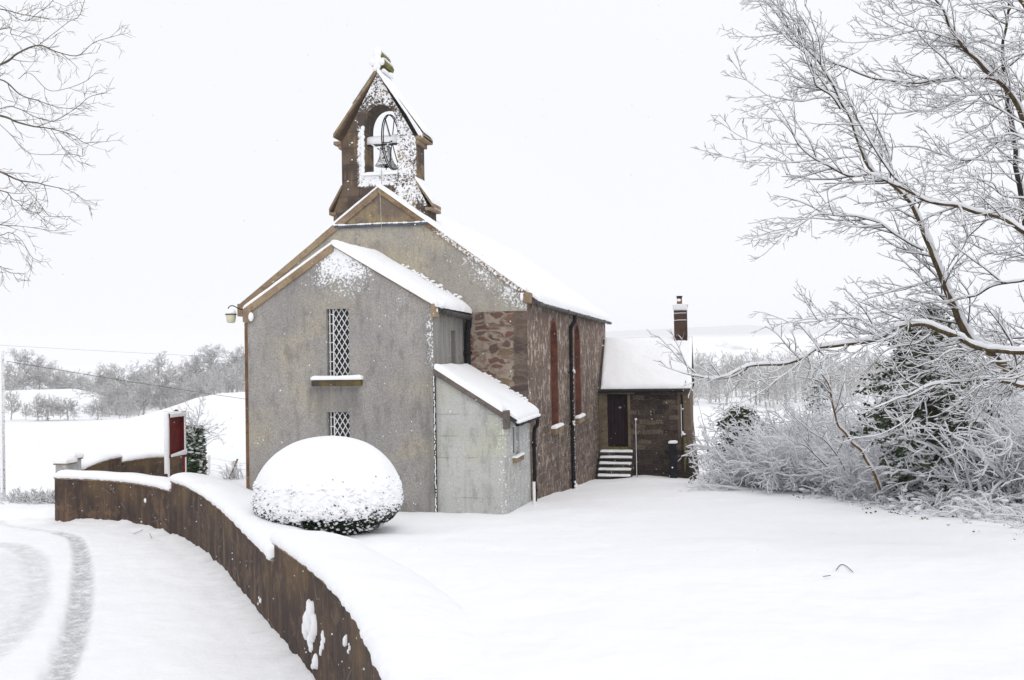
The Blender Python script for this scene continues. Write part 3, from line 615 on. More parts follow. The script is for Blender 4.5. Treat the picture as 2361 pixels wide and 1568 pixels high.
wall_piece(fd, cop, snw, WC, lambda r: -2.60-0.12*min(1, max(0, (r-5)/(ra-5)))-0.03, -4.7, 0, ra, None, seed=1, drift=True)
wall_piece(fd, cop, snw, WC, lambda r: -3.04+0.18*(r-ra)/(rb-ra), -4.7, ra, rb, None, seed=7, drift=True)
wall_piece(fd, cop, snw, WC, lambda r: -3.10+0.06*(r-rb)/(total-rb), -4.7, rb, total, None, th=0.17, seed=13)
face_obj(fd, 'wall_face', M_WALL, bw); cop.build('coping', M_COP, bw); snw.build('snow_cap', S, bw, smooth=True)
# snow plastered on the wall face
pl = MB(); rr = random.Random(4)
def on_wall(px, py):                               # point on the road-side face
    best = None
    for i in range(0, len(WC)-1):
        a, b = WC[i], WC[i+1]; t = (b-a)/np.linalg.norm(b-a); n = np.array([-t[1], t[0]]); a2 = a+n*.165; b2 = b+n*.165
        A3 = np.array(sd2xy(*a2)); B3 = np.array(sd2xy(*b2)); r = ray(px, py); M2 = np.array([[r[0], -(B3-A3)[0]], [r[1], -(B3-A3)[1]]])
        try: k = np.linalg.solve(M2, A3)
        except Exception: continue
        if 0 <= k[1] <= 1 and k[0] > 0 and (best is None or k[0] < best[0]): best = (k[0], r*k[0])
    return None if best is None else best[1]
def streak(mb, px, py0, py1, wpx):
    n = max(3, int((py1-py0)/5))
    for i in range(n):
        t = i/(n-1); p = on_wall(px+rr.uniform(-2, 2)+wpx*.25*math.sin(t*5), py0+(py1-py0)*t)
        if p is not None:
            r = wpx*p.dot(FW)/F*0.5*(0.5+0.6*math.sin(math.pi*min(.95, t*.8+.1)))*rr.uniform(.7, 1.2); pl.ball(p, (r*1.25, r*.9, r*1.8), 7, 5)
streak(pl, 714, 1392, 1462, 24); streak(pl, 722, 1420, 1496, 18); streak(pl, 744, 1458, 1506, 10); streak(pl, 727, 1517, 1536, 15); streak(pl, 797, 1470, 1484, 11); streak(pl, 806, 1486, 1502, 8); streak(pl, 336, 1152, 1156, 7); streak(pl, 598, 1378, 1392, 7)
for _ in range(70):
    px = rr.uniform(150, 860); p = on_wall(px, 1080+rr.uniform(20, 480))
    if p is not None and -4.05 < p[2] < -2.75: pl.ball(p, rr.uniform(.006, .016), 5, 4)
pl.build('stuck_snow', S, bw, smooth=True)

# ------------------------------------------------------------------ the church
XPL, XPR, XNL, XNR, XL, XAR = -10.721, -6.184, -12.216, -4.598, -4.568, -1.109
YP, YN, YL, YA, YAR = 19.581, 22.22, 38.29, 35.639, 37.535
ZPE, ZPR, ZNE, ZNR, ZLE, ZLH, ZAE, ZAR = 1.163, 2.579, 1.492, 4.275, -1.314, -0.303, -1.178, 0.564
XPM, XNM = (XPL+XPR)/2-0.06, (XNL+XNR)/2
church = thing('church', 'old grey roughcast church with stone nave, bell gable, porch and annex under thick snow', 'church', (XNM, YN, -3.6))
def panel(mb, outer, holes, f3, mi=0, flip=False):
    loops = [[Vector((u, v, 0)) for u, v in outer]]+[[Vector((u, v, 0)) for u, v in h] for h in holes]
    tris = tessellate_polygon(loops); pts = [p for l in loops for p in l]
    mb.add([f3(p.x, p.y) for p in pts], [(t[2], t[1], t[0]) if flip else tuple(t) for t in tris], mi)
def reveal(mb, hole, f3, g3, mi=0, closed=True):
    n = len(hole); vs = [f3(*p) for p in hole]+[g3(*p) for p in hole]
    mb.add(vs, [(i, (i+1) % n, n+(i+1) % n, n+i) for i in range(n if closed else n-1)], mi)
rect = lambda a, b, c, d: [(a, c), (b, c), (b, d), (a, d)]
fY = lambda Y: (lambda u, v: (u, Y, v))
fX = lambda X: (lambda u, v: (X, u, v))
GB = -6.2                                                    # walls run into the ground
# --- porch
def fpx(px, py, Y): p = onY(px, py, Y); return p[0], p[2]
w1a = fpx(752, 713, YP); w1b = fpx(806, 868, YP); w2a = fpx(755, 950.5, YP); w2b = fpx(808, 1105, YP)
h1 = rect(w1a[0], w1b[0], w1b[1], w1a[1]); h2 = rect(w2a[0], w2b[0], w2b[1], w2a[1])
mb = MB(); panel(mb, [(XPL, GB), (XPR, GB), (XPR, ZPE), (XPM, ZPR), (XPL, ZPE)], [h1, h2], fY(YP))
for h in (h1, h2): reveal(mb, h, fY(YP), fY(YP+.16))
mb.add([(XPL, YP, GB), (XPL, YP, ZPE), (XPL, YN, ZPE), (XPL, YN, GB)], [(0, 1, 2, 3)])
sw = (onX(1040, 762, XPR), onX(1051, 852, XPR)); hs = rect(sw[0][1], sw[1][1], sw[1][2]-.06, sw[0][2])
panel(mb, [(YP, GB), (YN, GB), (YN, ZPE+.0), (YP, ZPE+.0)], [hs], fX(XPR)); reveal(mb, hs, fX(XPR), fX(XPR-.22))
mb.build('porch_wall', M_PORCH, church)
def lattice(mb, a, b, c, d, Y, nx=3, cell=None):
    """white diamond grille between x a..b and z c..d"""
    cw = (b-a)/nx; ch = cell; wd = .017
    nrow = int((d-c)/ch)+2; z1 = d
    for sgn in (1, -1):
        for i in range(-nrow, nx+nrow):
            # line x = a + i*cw + sgn*(t)*cw ; z = z1 - t*ch
            t0, t1 = 0.0, (d-c)/ch; x0 = a+i*cw+cw*.5; xs = lambda t: x0+sgn*t*cw
            lo = max(0.0, min((a-x0)/(sgn*cw), (b-x0)/(sgn*cw))); hi = min(t1, max((a-x0)/(sgn*cw), (b-x0)/(sgn*cw)))
            if hi-lo > .05: mb.bar((xs(lo), Y+(.004 if sgn > 0 else 0), z1-lo*ch), (xs(hi), Y+(.004 if sgn > 0 else 0), z1-hi*ch), wd, .012, up=(0, 1, 0))
def porch_window(h, xa, xb, label):
    a, c = h[0]; b, d = h[2]
    fr = MB(); wdt = .022
    for x in (xa, xb): fr.bar((x, YP+.085, c), (x, YP+.085, d), wdt, .03, up=(0, 1, 0))
    fr.bar((a+.045, YP+.10, c), (a+.045, YP+.10, d), wdt, .03, up=(0, 1, 0))
    cell = (d-c)/7.15 if label == 0 else 0.213
    z = d-cell*.55
    while z > c:
        fr.bar((a+.02, YP+.09, z), (xa, YP+.09, z), .02, .014, up=(0, 1, 0)); fr.bar((xb, YP+.09, z), (b+.012, YP+.09, z), .02, .014, up=(0, 1, 0)); z -= cell
    f = fr.build('window', M_LATT, church)
    g = MB().box((a-.05, YP+.14, c-.05), (b+.05, YP+.15, d+.05)).build('glass', M_GLASS, f)
    l = MB(); lattice(l, xa, xb, c, d, YP+.085, 3, cell); l.build('lattice', M_LATT, f)
    return f
xa = fpx(766, 780, YP)[0]; xb = fpx(804, 780, YP)[0]
f1 = porch_window(h1, xa, xb, 0); f2 = porch_window(h2, fpx(768, 980, YP)[0], fpx(805.5, 980, YP)[0], 1)
s0 = fpx(723, 876.5, YP); s1 = fpx(836, 889, YP)
MB().box((s0[0], YP-.13, s1[1]), (s1[0], YP+.15, s0[1])).build('sill', M_SILL, f1, bevel=.012)
snow_slab(MB(), (s0[0]-.01, YP-.15, s0[1]), (s1[0]+.03, YP-.15, s0[1]), (s1[0]+.03, YP-.005, s0[1]), (s0[0]-.01, YP-.005, s0[1]), .115, 22, 12, lip=.02, rag=.012, seed=3).build('sill_snow', S, f1, smooth=True)
MB().box((XPL-.035, YP-.018, GB), (XPL+.035, YP+.12, ZPE-.30)).build('corner_strip', m_sandstone('rusty_corner', (.22, .11, .05), (.10, .055, .035), snowy=.08), church, bevel=.008)
# porch side slit window
p_ = MB().box((XPR-.25, hs[0][0]-.02, hs[0][1]), (XPR-.21, hs[1][0]+.02, hs[2][1])).build('window', M_GLASS, church)
MB().box((XPR-.2, hs[0][0]-.03, hs[0][1]-.07), (XPR+.05, hs[1][0]+.04, hs[0][1]-.004)).build('sill', M_PALE, p_)
# porch roof: slates, verge coping stones, snow
def gable_roof(xl, xm, xr, ze, zr, y0, y1, over=.12, th=.10):
    mb = MB(); 
    for sx, xe in ((-1, xl), (1, xr)):
        k = (zr-ze)/abs(xm-xe); e = (xe+sx*over, ze-k*over)
        v = [(xm, y0, zr), (e[0], y0, e[1]), (e[0], y1, e[1]), (xm, y1, zr)]
        mb.add([(x, y, z+.02) for x, y, z in v]+[(x, y, z-th+.02) for x, y, z in v], [(0,1,2,3),(7,6,5,4),(0,4,5,1),(1,5,6,2),(2,6,7,3),(3,7,4,0)])
    return mb
pr = gable_roof(XPL, XPM, XPR, ZPE, ZPR, YP+.22, YN-.02, .10).build('porch_roof', M_SLATE, church)
vc = MB(); ZU = np.array([0, 0, 1])
def verge(mb, xe, ze, xm, zr, y0, y1, th, over=0.0, drop=.02):
    sx = 1 if xe > xm else -1; k = (zr-ze)/abs(xm-xe); e = (xe+sx*over, ze-k*over)
    v = [(xm, zr), (e[0], e[1])]
    mb.add([(xm, y0, zr-drop), (e[0], y0, e[1]-drop), (e[0], y0, e[1]+th), (xm, y0, zr+th), (xm, y1, zr-drop), (e[0], y1, e[1]-drop), (e[0], y1, e[1]+th), (xm, y1, zr+th)],
           [(0,1,2,3),(7,6,5,4),(0,4,5,1),(1,5,6,2),(2,6,7,3),(3,7,4,0)])
verge(vc, XPL, ZPE, XPM, ZPR, YP-.05, YP+.26, .06, over=.06, drop=.13); verge(vc, XPR, ZPE, XPM, ZPR, YP-.03, YP+.26, .02, over=.02, drop=.035)
# kneelers at both feet of the verge
for xe, sx in ((XPL, -1), (XPR, 1)):
    vc.box((xe-.02 if sx > 0 else xe-.05, YP-.07, ZPE-.28), (xe+.07 if sx > 0 else xe+.16, YP+.27, ZPE+.02))
vc.build('verge_coping', M_COP, church, bevel=.012)
sn = MB()
kR = (ZPR-ZPE)/abs(XPM-XPR); kL = (ZPR-ZPE)/abs(XPM-XPL)
snow_slab(sn, (XPM-.04, YP-.06, ZPR+.01), (XPM-.04, YN-.01, ZPR+.03), (XPR+.18, YN-.01, ZPE-.18*kR+.02), (XPR+.10, YP-.06, ZPE-.10*kR+.01), .20, 40, 34, lip=.03, rag=.035, seed=5)
snow_slab(sn, (XPM+.04, YP-.04, ZPR+.055), (XPM+.04, YN-.01, ZPR+.055), (XPL-.12, YN-.01, ZPE-.12*kL+.03), (XPL-.06, YP-.04, ZPE-.06*kL+.06), .11, 40, 34, lip=.01, rag=.012, seed=9)
# drift banked against the big gable
for i in range(46):
    t = i/45; x = XPM+.7+(XPR-XPM-.75)*t*1.0; z = ZPR-(x-XPM)*kR+.18
    sn.ball((x, YN-.02, z+random.uniform(-.03, .09)), (random.uniform(.02, .09), random.uniform(.02, .05), random.uniform(.015, .05)), 7, 5)
sn.ball((XPR+.02, YP+.12, ZPE-.12), (.07, .10, .08)); sn.ball((XPL+.16, YP-.06, ZPE-.16), (.07, .05, .11)); sn.ball((XPR+.10, YP+.36, ZPE+.02), (.09, .15, .10))
sn.build('porch_roof_snow', S, church, smooth=True)
# --- nave
band = fpx(880, 520, YN)[1]; stone_t = fpx(1150, 718, YN)[1]
kN = (ZNR-ZNE)/abs(XNM-XNL)
mb = MB(); xb_ = XNM+(ZNR-band)/kN; xb2 = XNM-(ZNR-band)/kN
panel(mb, [(XNL, stone_t-8), (XPR-.02, stone_t-8), (XPR-.02, stone_t), (XNR, stone_t), (XNR, ZNE), (xb_, band), (xb2, band), (XNL, ZNE)], [], fY(YN))
mb.add([(XNL, YN, GB), (XNL, YN, ZNE), (XNL, YL, ZNE), (XNL, YL, GB)], [(0, 1, 2, 3)])
mb.build('gable_wall', M_GABLE, church)
mb = MB(); panel(mb, [(xb2, band), (xb_, band), (XNM, ZNR)], [], fY(YN+.0)); mb.build('gable_peak', m_sandstone('gable_peak_stone', (0.38, 0.29, 0.16), (0.20, 0.155, 0.125), dark=(0.12, 0.095, 0.08)), church)
MB().box((XPR-.02, YN-.012, GB), (XNR-.004, YN+.2, stone_t-.002)).build('rubble_wall', M_RUB, church)
fl = MB(); 
pts = [fpx(x, y, YN-.03) for x, y in ((772, 523), (800, 523), (880, 519), (950, 517), (988, 514))]
for (a, b) in zip(pts[:-1], pts[1:]): fl.bar((a[0], YN-.03, a[1]), (b[0]+.005, YN-.03, b[1]), .05, .075, up=(0, 0, 1))
fl.build('flashing', M_LEAD, church)
fsn = MB(); 
for i in range(40):
    t = i/39; a = pts[0]; b = pts[-1]; fsn.ball((a[0]+(b[0]-a[0])*t, YN-.045, np.interp(t, [0, .13, .5, .83, 1], [p[1] for p in pts])+.045), (.05, .03, random.uniform(.008, .03)), 6, 4)
fsn.build('flashing_snow', S, church, smooth=True)
# side wall with two deep lancets
def lancet(y0, y1, z0, zs, zt, n=8):
    m = (y0+y1)/2; pts = [(y0, z0), (y1, z0), (y1, zs)]
    for i in range(1, n): t = i/n; a = t; pts.append((y1-(y1-m)*(1-math.cos(a*math.pi/2)) if False else m+(y1-m)*math.cos(a*math.pi/2)**.8, zs+(zt-zs)*math.sin(a*math.pi/2)**.95))
    pts.append((m, zt))
    for i in range(n-1, 0, -1): t = i/n; pts.append((m-(y1-m)*math.cos(t*math.pi/2)**.8, zs+(zt-zs)*math.sin(t*math.pi/2)**.95))
    pts.append((y0, zs)); return pts
WIN = []
for xa_, xb_p, yt, yb in ((1272.5, 1287.5, 742, 985), (1327.5, 1339.5, 751, 962)):
    a = onX(xa_, yb, XNR); b = onX(xb_p, yb, XNR); t = onX((xa_+xb_p)/2, yt, XNR); WIN.append((a[1], b[1], a[2]*.5+b[2]*.5, t[2]-.75, t[2]))
holes = [lancet(*w_) for w_ in WIN]
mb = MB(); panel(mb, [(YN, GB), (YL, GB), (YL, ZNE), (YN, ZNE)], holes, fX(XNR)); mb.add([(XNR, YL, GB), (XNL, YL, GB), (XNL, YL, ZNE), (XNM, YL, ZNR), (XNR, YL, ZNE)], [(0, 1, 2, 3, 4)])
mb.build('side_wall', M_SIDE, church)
for w_, h in zip(WIN, holes):
    r = MB(); reveal(r, h, fX(XNR+.006), fX(XNR-.42)); 
    # thin dressed margin round the opening
    big = [((u-(w_[0]+w_[1])/2)*1.22+(w_[0]+w_[1])/2, (v-w_[2])*1.035+w_[2]) for u, v in h]; n = len(h)
    r.add([(XNR+.006, u, v) for u, v in h]+[(XNR+.006, u, v) for u, v in big], [(i, (i+1) % n, n+(i+1) % n, n+i) for i in range(1, n-0) if i != n])
    o = r.build('window', M_RED, church)
    g = MB(); panel(g, [(u, v) for u, v in h], [], fX(XNR-.40)); g.build('glass', M_GLASS, o)
    MB().box((XNR-.3, w_[0]-.12, w_[2]-.16), (XNR+.13, w_[1]+.12, w_[2]-.003)).build('sill', M_PALE, o)
    z = w_[2]; snow_slab(MB(), (XNR-.02, w_[0]-.12, z), (XNR+.14, w_[0]-.12, z), (XNR+.14, w_[1]+.14, z), (XNR-.02, w_[1]+.14, z), .09, 10, 14, lip=.015, rag=.015, seed=w_[0]).build('sill_snow', S, o, smooth=True)
roof = gable_roof(XNL, XNM, XNR, ZNE, ZNR, YN+.24, YL+.15, .24, .10).build('nave_roof', M_SLATE, church)
vc = MB(); verge(vc, XNL, ZNE, XNM, ZNR, YN-.05, YN+.30, .08, over=.12, drop=.12); vc.build('nave_verge_coping', M_COP, church, bevel=.012); vc = MB()
vc.box((XNR-.08, YN-.06, ZNE-.20), (XNR+.09, YN+.32, ZNE+.06)).build('kneeler', M_COP, church, bevel=.012); vc = MB(); vc.box((XNL-.17, YN-.06, ZNE-.33), (XNL-.03, YN+.32, ZNE+.0))
vc.build('kneeler', M_COP, church, bevel=.012)
vc = MB(); verge(vc, XNR, ZNE, XNM, ZNR, YN-.05, YN+.30, .08, over=.02, drop=.06); vc.build('nave_verge_coping', m_cope_frost(), church, bevel=.012)
sn = MB(); ov = .24
snow_slab(sn, (XNM-.05, YN+.22, ZNR+.06), (XNM-.05, YL+.22, ZNR+.06), (XNR+ov, YL+.22, ZNE-ov*kN+.03), (XNR+ov, YN+.36, ZNE-ov*kN+.03), .17, 60, 40, lip=.02, rag=.03, seed=15)
snow_slab(sn, (XNM+.05, YN+.32, ZNR+.05), (XNM+.05, YL+.22, ZNR+.05), (XNL-ov, YL+.22, ZNE-ov*kN+.03), (XNL-ov, YN+.32, ZNE-ov*kN+.03), .17, 40, 30, lip=.02, rag=.02, seed=25)
# coping snow: thick right of the apex, a thin line on the left near the apex
def cope_snow(mb, t0, t1, xe, ze, xm, zr, y0, y1, lift, th, seed, **kw):
    a = (xm+(xe-xm)*t0, zr+(ze-zr)*t0+lift); b = (xm+(xe-xm)*t1, zr+(ze-zr)*t1+lift)
    snow_slab(mb, (a[0], y0, a[1]), (b[0], y0, b[1]), (b[0], y1, b[1]), (a[0], y1, a[1]), th, 70, 10, seed=seed, **kw)
cope_snow(sn, -.012, .45, XNR, ZNE, XNM, ZNR, YN-.07, YN+.34, .08, .13, 31, lip=.015, rag=.015)
cope_snow(sn, .42, 1.0, XNR, ZNE, XNM, ZNR, YN-.06, YN+.34, .075, .09, 33, lip=.02, rag=.03)
for i in range(60):
    t = random.uniform(.42, .99); x = XNM+(XNR-XNM)*t; sn.ball((x, YN-.055, ZNR+(ZNE-ZNR)*t+random.uniform(-.03, .09)), (random.uniform(.015, .04), .012, random.uniform(.01, .02)), 6, 4)
cope_snow(sn, -.012, .46, XNL, ZNE, XNM, ZNR, YN-.055, YN+.34, .08, .085, 35, lip=.01, rag=.01)
cope_snow(sn, .46, 1.02, XNL, ZNE, XNM, ZNR, YN+.02, YN+.34, .08, .035, 37, lip=.005, rag=.008)
sn.ball((XNR-.11, YN-.06, ZNE-.05), (.045, .04, .11))
for i in range(26): sn.ball((XNL+.08+i*.02, YN-.02, ZNE-.05), .01, 5, 4)
sn.build('nave_roof_snow', S, church, smooth=True)
def gutter(name, a, b, r=.055, parent=church, brackets=10, snow=True, mat=M_GUT, drop=.3):
    mb = MB(); a = np.array(a, float); b = np.array(b, float); mb.tube([a, b], r, 10)
    for i in range(brackets):
        p = a+(b-a)*(i+.5)/brackets; mb.tube([p-(b-a)/np.linalg.norm(b-a)*.02, p+(b-a)/np.linalg.norm(b-a)*.02], r*1.22, 10)
    return mb.build(name, mat, parent)
zg = ZNE-ov*kN-.03
gutter('nave_gutter', (XNR+.20, YN+.42, zg), (XNR+.20, YL+.18, zg), .06, brackets=9)
sn = MB()
for i in range(220):
    y = YN+.5+(YL-YN-.5)*i/219
    if noise.noise(Vector((y*.9, 2, 0))) > -.25: sn.ball((XNR+.22+random.uniform(-.02, .02), y, zg+.055), (.05, .06, random.uniform(.015, .035)), 6, 4)
sn.build('gutter_snow', S, church, smooth=True)
# --- lean-to
lw = (onX(1182, 983, XL), onX(1197, 1049, XL)); hl = rect(lw[0][1], lw[1][1]+.06, lw[1][2], lw[0][2])
kL2 = (ZLH-ZLE)/(XL-XPR); YLT = YP+.045
mb = MB(); panel(mb, [(XPR, GB), (XL, GB), (XL, ZLE-.02), (XPR, ZLH-.02)], [], fY(YLT)); panel(mb, [(YLT, GB), (YN-.02, GB), (YN-.02, ZLE), (YLT, ZLE)], [hl], fX(XL)); reveal(mb, hl, fX(XL), fX(XL-.14))
mb.build('lean_to_wall', M_LEAN, church)
f = MB(); y0_, y1_, z0_, z1_ = hl[0][0], hl[1][0], hl[0][1], hl[2][1]
for (a, b) in (((y0_+.02, z0_), (y0_+.02, z1_)), ((y1_-.02, z0_), (y1_-.02, z1_)), ((y0_, z0_+.02), (y1_, z0_+.02)), ((y0_, z1_-.02), (y1_, z1_-.02)), ((y0_+.14, z0_), (y0_+.14, z1_))): f.bar((XL-.10, *a), (XL-.10, *b), .05, .045, up=(1, 0, 0))
fo = f.build('window', M_WHITE, church); MB().box((XL-.13, y0_, z0_), (XL-.12, y1_, z1_)).build('glass', M_GLASS, fo)
MB().box((XL-.12, y0_-.08, z0_-.11), (XL+.09, y1_+.08, z0_-.003)).build('sill', M_PALE, fo)
snow_slab(MB(), (XL-.03, y0_-.08, z0_), (XL+.10, y0_-.08, z0_), (XL+.10, y1_+.1, z0_), (XL-.03, y1_+.1, z0_), .045, 8, 12, lip=.01, rag=.01, seed=41).build('sill_snow', S, fo, smooth=True)
mb = MB(); ovl = .16; q = [(XPR+.005, ZLH), (XL+ovl, ZLE-ovl*kL2)]
mb.add([(q[0][0], YP+.25, q[0][1]), (q[1][0], YP+.25, q[1][1]), (q[1][0], YN+.12, q[1][1]), (q[0][0], YN-.02, q[0][1])]+[(q[0][0], YP+.25, q[0][1]-.08), (q[1][0], YP+.25, q[1][1]-.08), (q[1][0], YN+.12, q[1][1]-.08), (q[0][0], YN-.02, q[0][1]-.08)], [(0,1,2,3),(7,6,5,4),(0,4,5,1),(1,5,6,2),(2,6,7,3),(3,7,4,0)])
mb.build('lean_to_roof', M_SLATE, church)
vc = MB(); verge(vc, XL, ZLE, XPR+.004, ZLH, YP-.03, YP+.24, .05, over=.03, drop=.08); vc.box((XL-.045, YP-.05, ZLE-.28), (XL+.05, YP+.26, ZLE+.12)); vc.build('lean_to_verge', M_CONC, church, bevel=.01)
sn = MB(); snow_slab(sn, (XPR+.01, YP-.03, ZLH+.05), (XPR+.01, YN-.02, ZLH+.04), (XL+.2, YN+.10, ZLE-.2*kL2+.02), (XL-.06, YP-.03, ZLE+.06*kL2+.05), .15, 40, 34, lip=.015, rag=.025, seed=51)
snow_slab(sn, (XL-.1, YP+.27, ZLE+.1*kL2+.02), (XL-.1, YN+.10, ZLE+.1*kL2+.02), (XL+.21, YN+.1, ZLE-.21*kL2+.02), (XL+.21, YP+.27, ZLE-.21*kL2+.02), .14, 40, 14, lip=.02, rag=.02, seed=53)
zl = ZLE-ovl*kL2-.10
for i in range(90):
    y = YP+.33+(YN-YP-.25)*i/89; sn.ball((XL+.21, y, zl+.05), (.055, .05, .045+.015*noise.noise(Vector((y*4, 0, 0)))), 7, 5)
# snow on the small step of the rubble wall above
sn.ball(onY(1086, 853, YN-.06), (.13, .07, .06)); sn.ball(onY(1094, 858, YN-.06), (.08, .07, .05)); sn.ball(onY(1079, 850, YN-.06), (.07, .06, .07))
for i in range(24): 
    t = i/23; sn.ball((XPR+.5+t*1.05, YN-.03, ZLH+.18-(.5+t*1.05)*kL2+random.uniform(-.02, .03)), (.05, .04, .03), 6, 4)
sn.build('lean_to_roof_snow', S, church, smooth=True)
gutter('lean_to_gutter', (XL+.20, YP+.30, zl), (XL+.20, YN+.14, zl), .05, brackets=3, mat=M_PIPE)
# slim snow-filled pipe in the joint between porch and lean-to
jp = MB(); zj = [ZLH-.1, -1.2, -2.2, -3.5]
jp.tube([(XPR+.015, YP-.0, ZLH-.12), (XPR+.015, YP-.0, -3.75)], .03, 8); jp.build('joint_pipe', M_PIPE, church)
js = MB(); z = ZLH-.15
while z > -3.55: js.ball((XPR+.015+random.uniform(-.008, .012), YP-.03, z), (.013, .012, random.uniform(.02, .05)), 5, 4); z -= random.uniform(.03, .075)
js.build('joint_snow', S, church, smooth=True)
# --- downpipes
def pipe(name, pts, r, mat=M_PIPE, collars=(), parent=church):
    mb = MB(); mb.tube(catmull(pts, 6) if len(pts) > 2 else pts, r, 10)
    for c in collars: mb.tube([(c[0], c[1], c[2]-.03), (c[0], c[1], c[2]+.03)], r*1.45, 10)
    return mb.build(name, mat, parent, smooth=True)
dp = onX(1313.5, 900, XNR); yd = dp[1]
pipe('downpipe', [(XNR+.20, yd, zg-.02), (XNR+.20, yd, zg-.22), (XNR+.11, yd-.12, zg-.42), (XNR+.09, yd-.14, zg-.7), (XNR+.09, yd-.14, -2.0), (XNR+.09, yd-.14, -4.7)], .062, collars=[(XNR+.09, yd-.14, z) for z in (-.55, -2.15, -3.9)])
dsn = MB()
for z in (-.52, -2.1, -4.0, -4.25, -4.1): 
    for _ in range(5): dsn.ball((XNR+.16+random.uniform(-.03, .03), yd-.2+random.uniform(-.06, .06), z+random.uniform(-.08, .08)), random.uniform(.02, .045), 6, 4)
for _ in range(60): dsn.ball((XNR+.155, yd-.17+random.uniform(-.05, .05), random.uniform(-3.6, .3)), random.uniform(.006, .014), 5, 4)
dsn.build('downpipe_snow', S, church, smooth=True)
pipe('downpipe', [(XPR+.16, YN-.16, ZPE-.22), (XPR+.14, YN-.14, ZPE-.40), (XPR+.10, YN-.12, ZPE-.6), (XPR+.10, YN-.12, -.3), (XPR+.12, YN-.13, -.55), (XPR+.34, YN-.15, -.72)], .075, collars=[(XPR+.10, YN-.12, .1)])
gutter('porch_gutter', (XPR+.17, YP+.34, ZPE-.16), (XPR+.17, YN-.06, ZPE-.20), .06, brackets=3)
pipe('downpipe', [(XL+.18, YN+.06, zl-.02), (XL+.17, YN+.05, zl-.2), (XL+.10, YN+.0, zl-.4), (XL+.10, YN-.0, -3.0), (XL+.10, YN-.0, -3.95)], .048, collars=[(XL+.10, YN-.0, z) for z in (-2.2, -3.3)])
mp_ = onX(1231, 1111, XNR+.25); pipe('drain_pipe', [(XNR+.25, mp_[1], mp_[2]), (XNR+.25, mp_[1], -4.2)], .035, mat=M_WHITE)
# --- annex
def apx(px, py): p = onY(px, py, YA); return p[0], p[2]
da = apx(1400, 909); db = apx(1448.6, 1033); hd = rect(da[0], db[0], db[1], da[1])
mb = MB(); panel(mb, [(XNR+.002, GB), (XAR, GB), (XAR, ZAE), (XNR+.002, ZAE)], [hd], fY(YA)); reveal(mb, hd, fY(YA), fY(YA+.2))
YAB = 2*YAR-YA
mb.add([(XAR, YA, GB), (XAR, YAB, GB), (XAR, YAB, ZAE), (XAR, YAR, ZAR), (XAR, YA, ZAE)], [(0, 1, 2, 3, 4)]); mb.add([(XAR, YAB, GB), (XNR, YAB, GB), (XNR, YAB, ZAE), (XAR, YAB, ZAE)], [(0, 1, 2, 3)])
# battered foot of the corner
b0 = apx(1592, 985)[1]; mb.add([(XAR-.34, YA-.004, b0), (XAR, YA-.004, b0), (XAR+.24, YA-.30, -5.6), (XAR-.34, YA-.30, -5.6), (XAR, YAB, b0), (XAR+.24, YAB, -5.6)], [(0, 3, 2, 1), (1, 2, 5, 4), (0, 3, 2)])
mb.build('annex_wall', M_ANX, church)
su = MB(); s0 = apx(1379, 892); s1 = apx(1463, 907)
su.box((XNR+.004, YA-.02, da[1]), (apx(1463, 907)[0], YA+.1, apx(1400, 889)[1])); su.box((XNR+.004, YA-.018, -5.3), (da[0], YA+.1, da[1]-.002)); su.box((db[0], YA-.018, -5.3), (db[0]+.11, YA+.1, da[1]-.002)); su.build('door_surround', M_SURR, church, bevel=.01)
dm = MB(); nb = 6; dx = (db[0]-da[0])/nb
for i in range(nb): dm.box((da[0]+i*dx+.006, YA+.12, db[1]), (da[0]+(i+1)*dx-.006, YA+.16, da[1]))
dm.box((da[0], YA+.165, db[1]), (db[0], YA+.17, da[1])); do = dm.build('door', M_DOOR, church)
k_ = apx(1429, 940); MB().box((k_[0]-.05, YA+.10, k_[1]-.03), (k_[0]+.05, YA+.118, k_[1]+.03)).build('door_plate', m_simple('dull_metal_plate', (.3, .3, .32), .5, .2, 9), do)
MB().box((da[0]-.0, YA-.03, db[1]-.06), (db[0], YA+.2, db[1]+.035)).build('threshold', M_MOSS, church)
# steps: five treads coming forward from the door
stp = MB(); ssn = MB(); ztop_ = onY(1420, 1041, YA-.15)[2]; xl_, xr_ = XNR+.02, onY(1459, 1040, YA-.2)[0]
for i in range(5):
    z = ztop_-i*.195; yb_ = YA-.03; yf = YA-.42-i*.27
    stp.box((xl_, yf, z-.195-(1.2 if i == 4 else 0)), (xr_-.004*i, yb_-.004*i, z)); stp.box((xl_, yf-.03, z-.05), (xr_+.015-.004*i, yf, z))
    snow_slab(ssn, (xl_+.06+random.uniform(0, .05), yf-.04, z), (xr_, yf-.04, z), (xr_, yf+.27, z), (xl_+.06, yf+.27, z), .075, 20, 10, lip=.02, rag=.025, seed=60+i)
so_ = stp.build('steps', M_ANX, church); ssn.build('step_snow', S, so_, smooth=True)
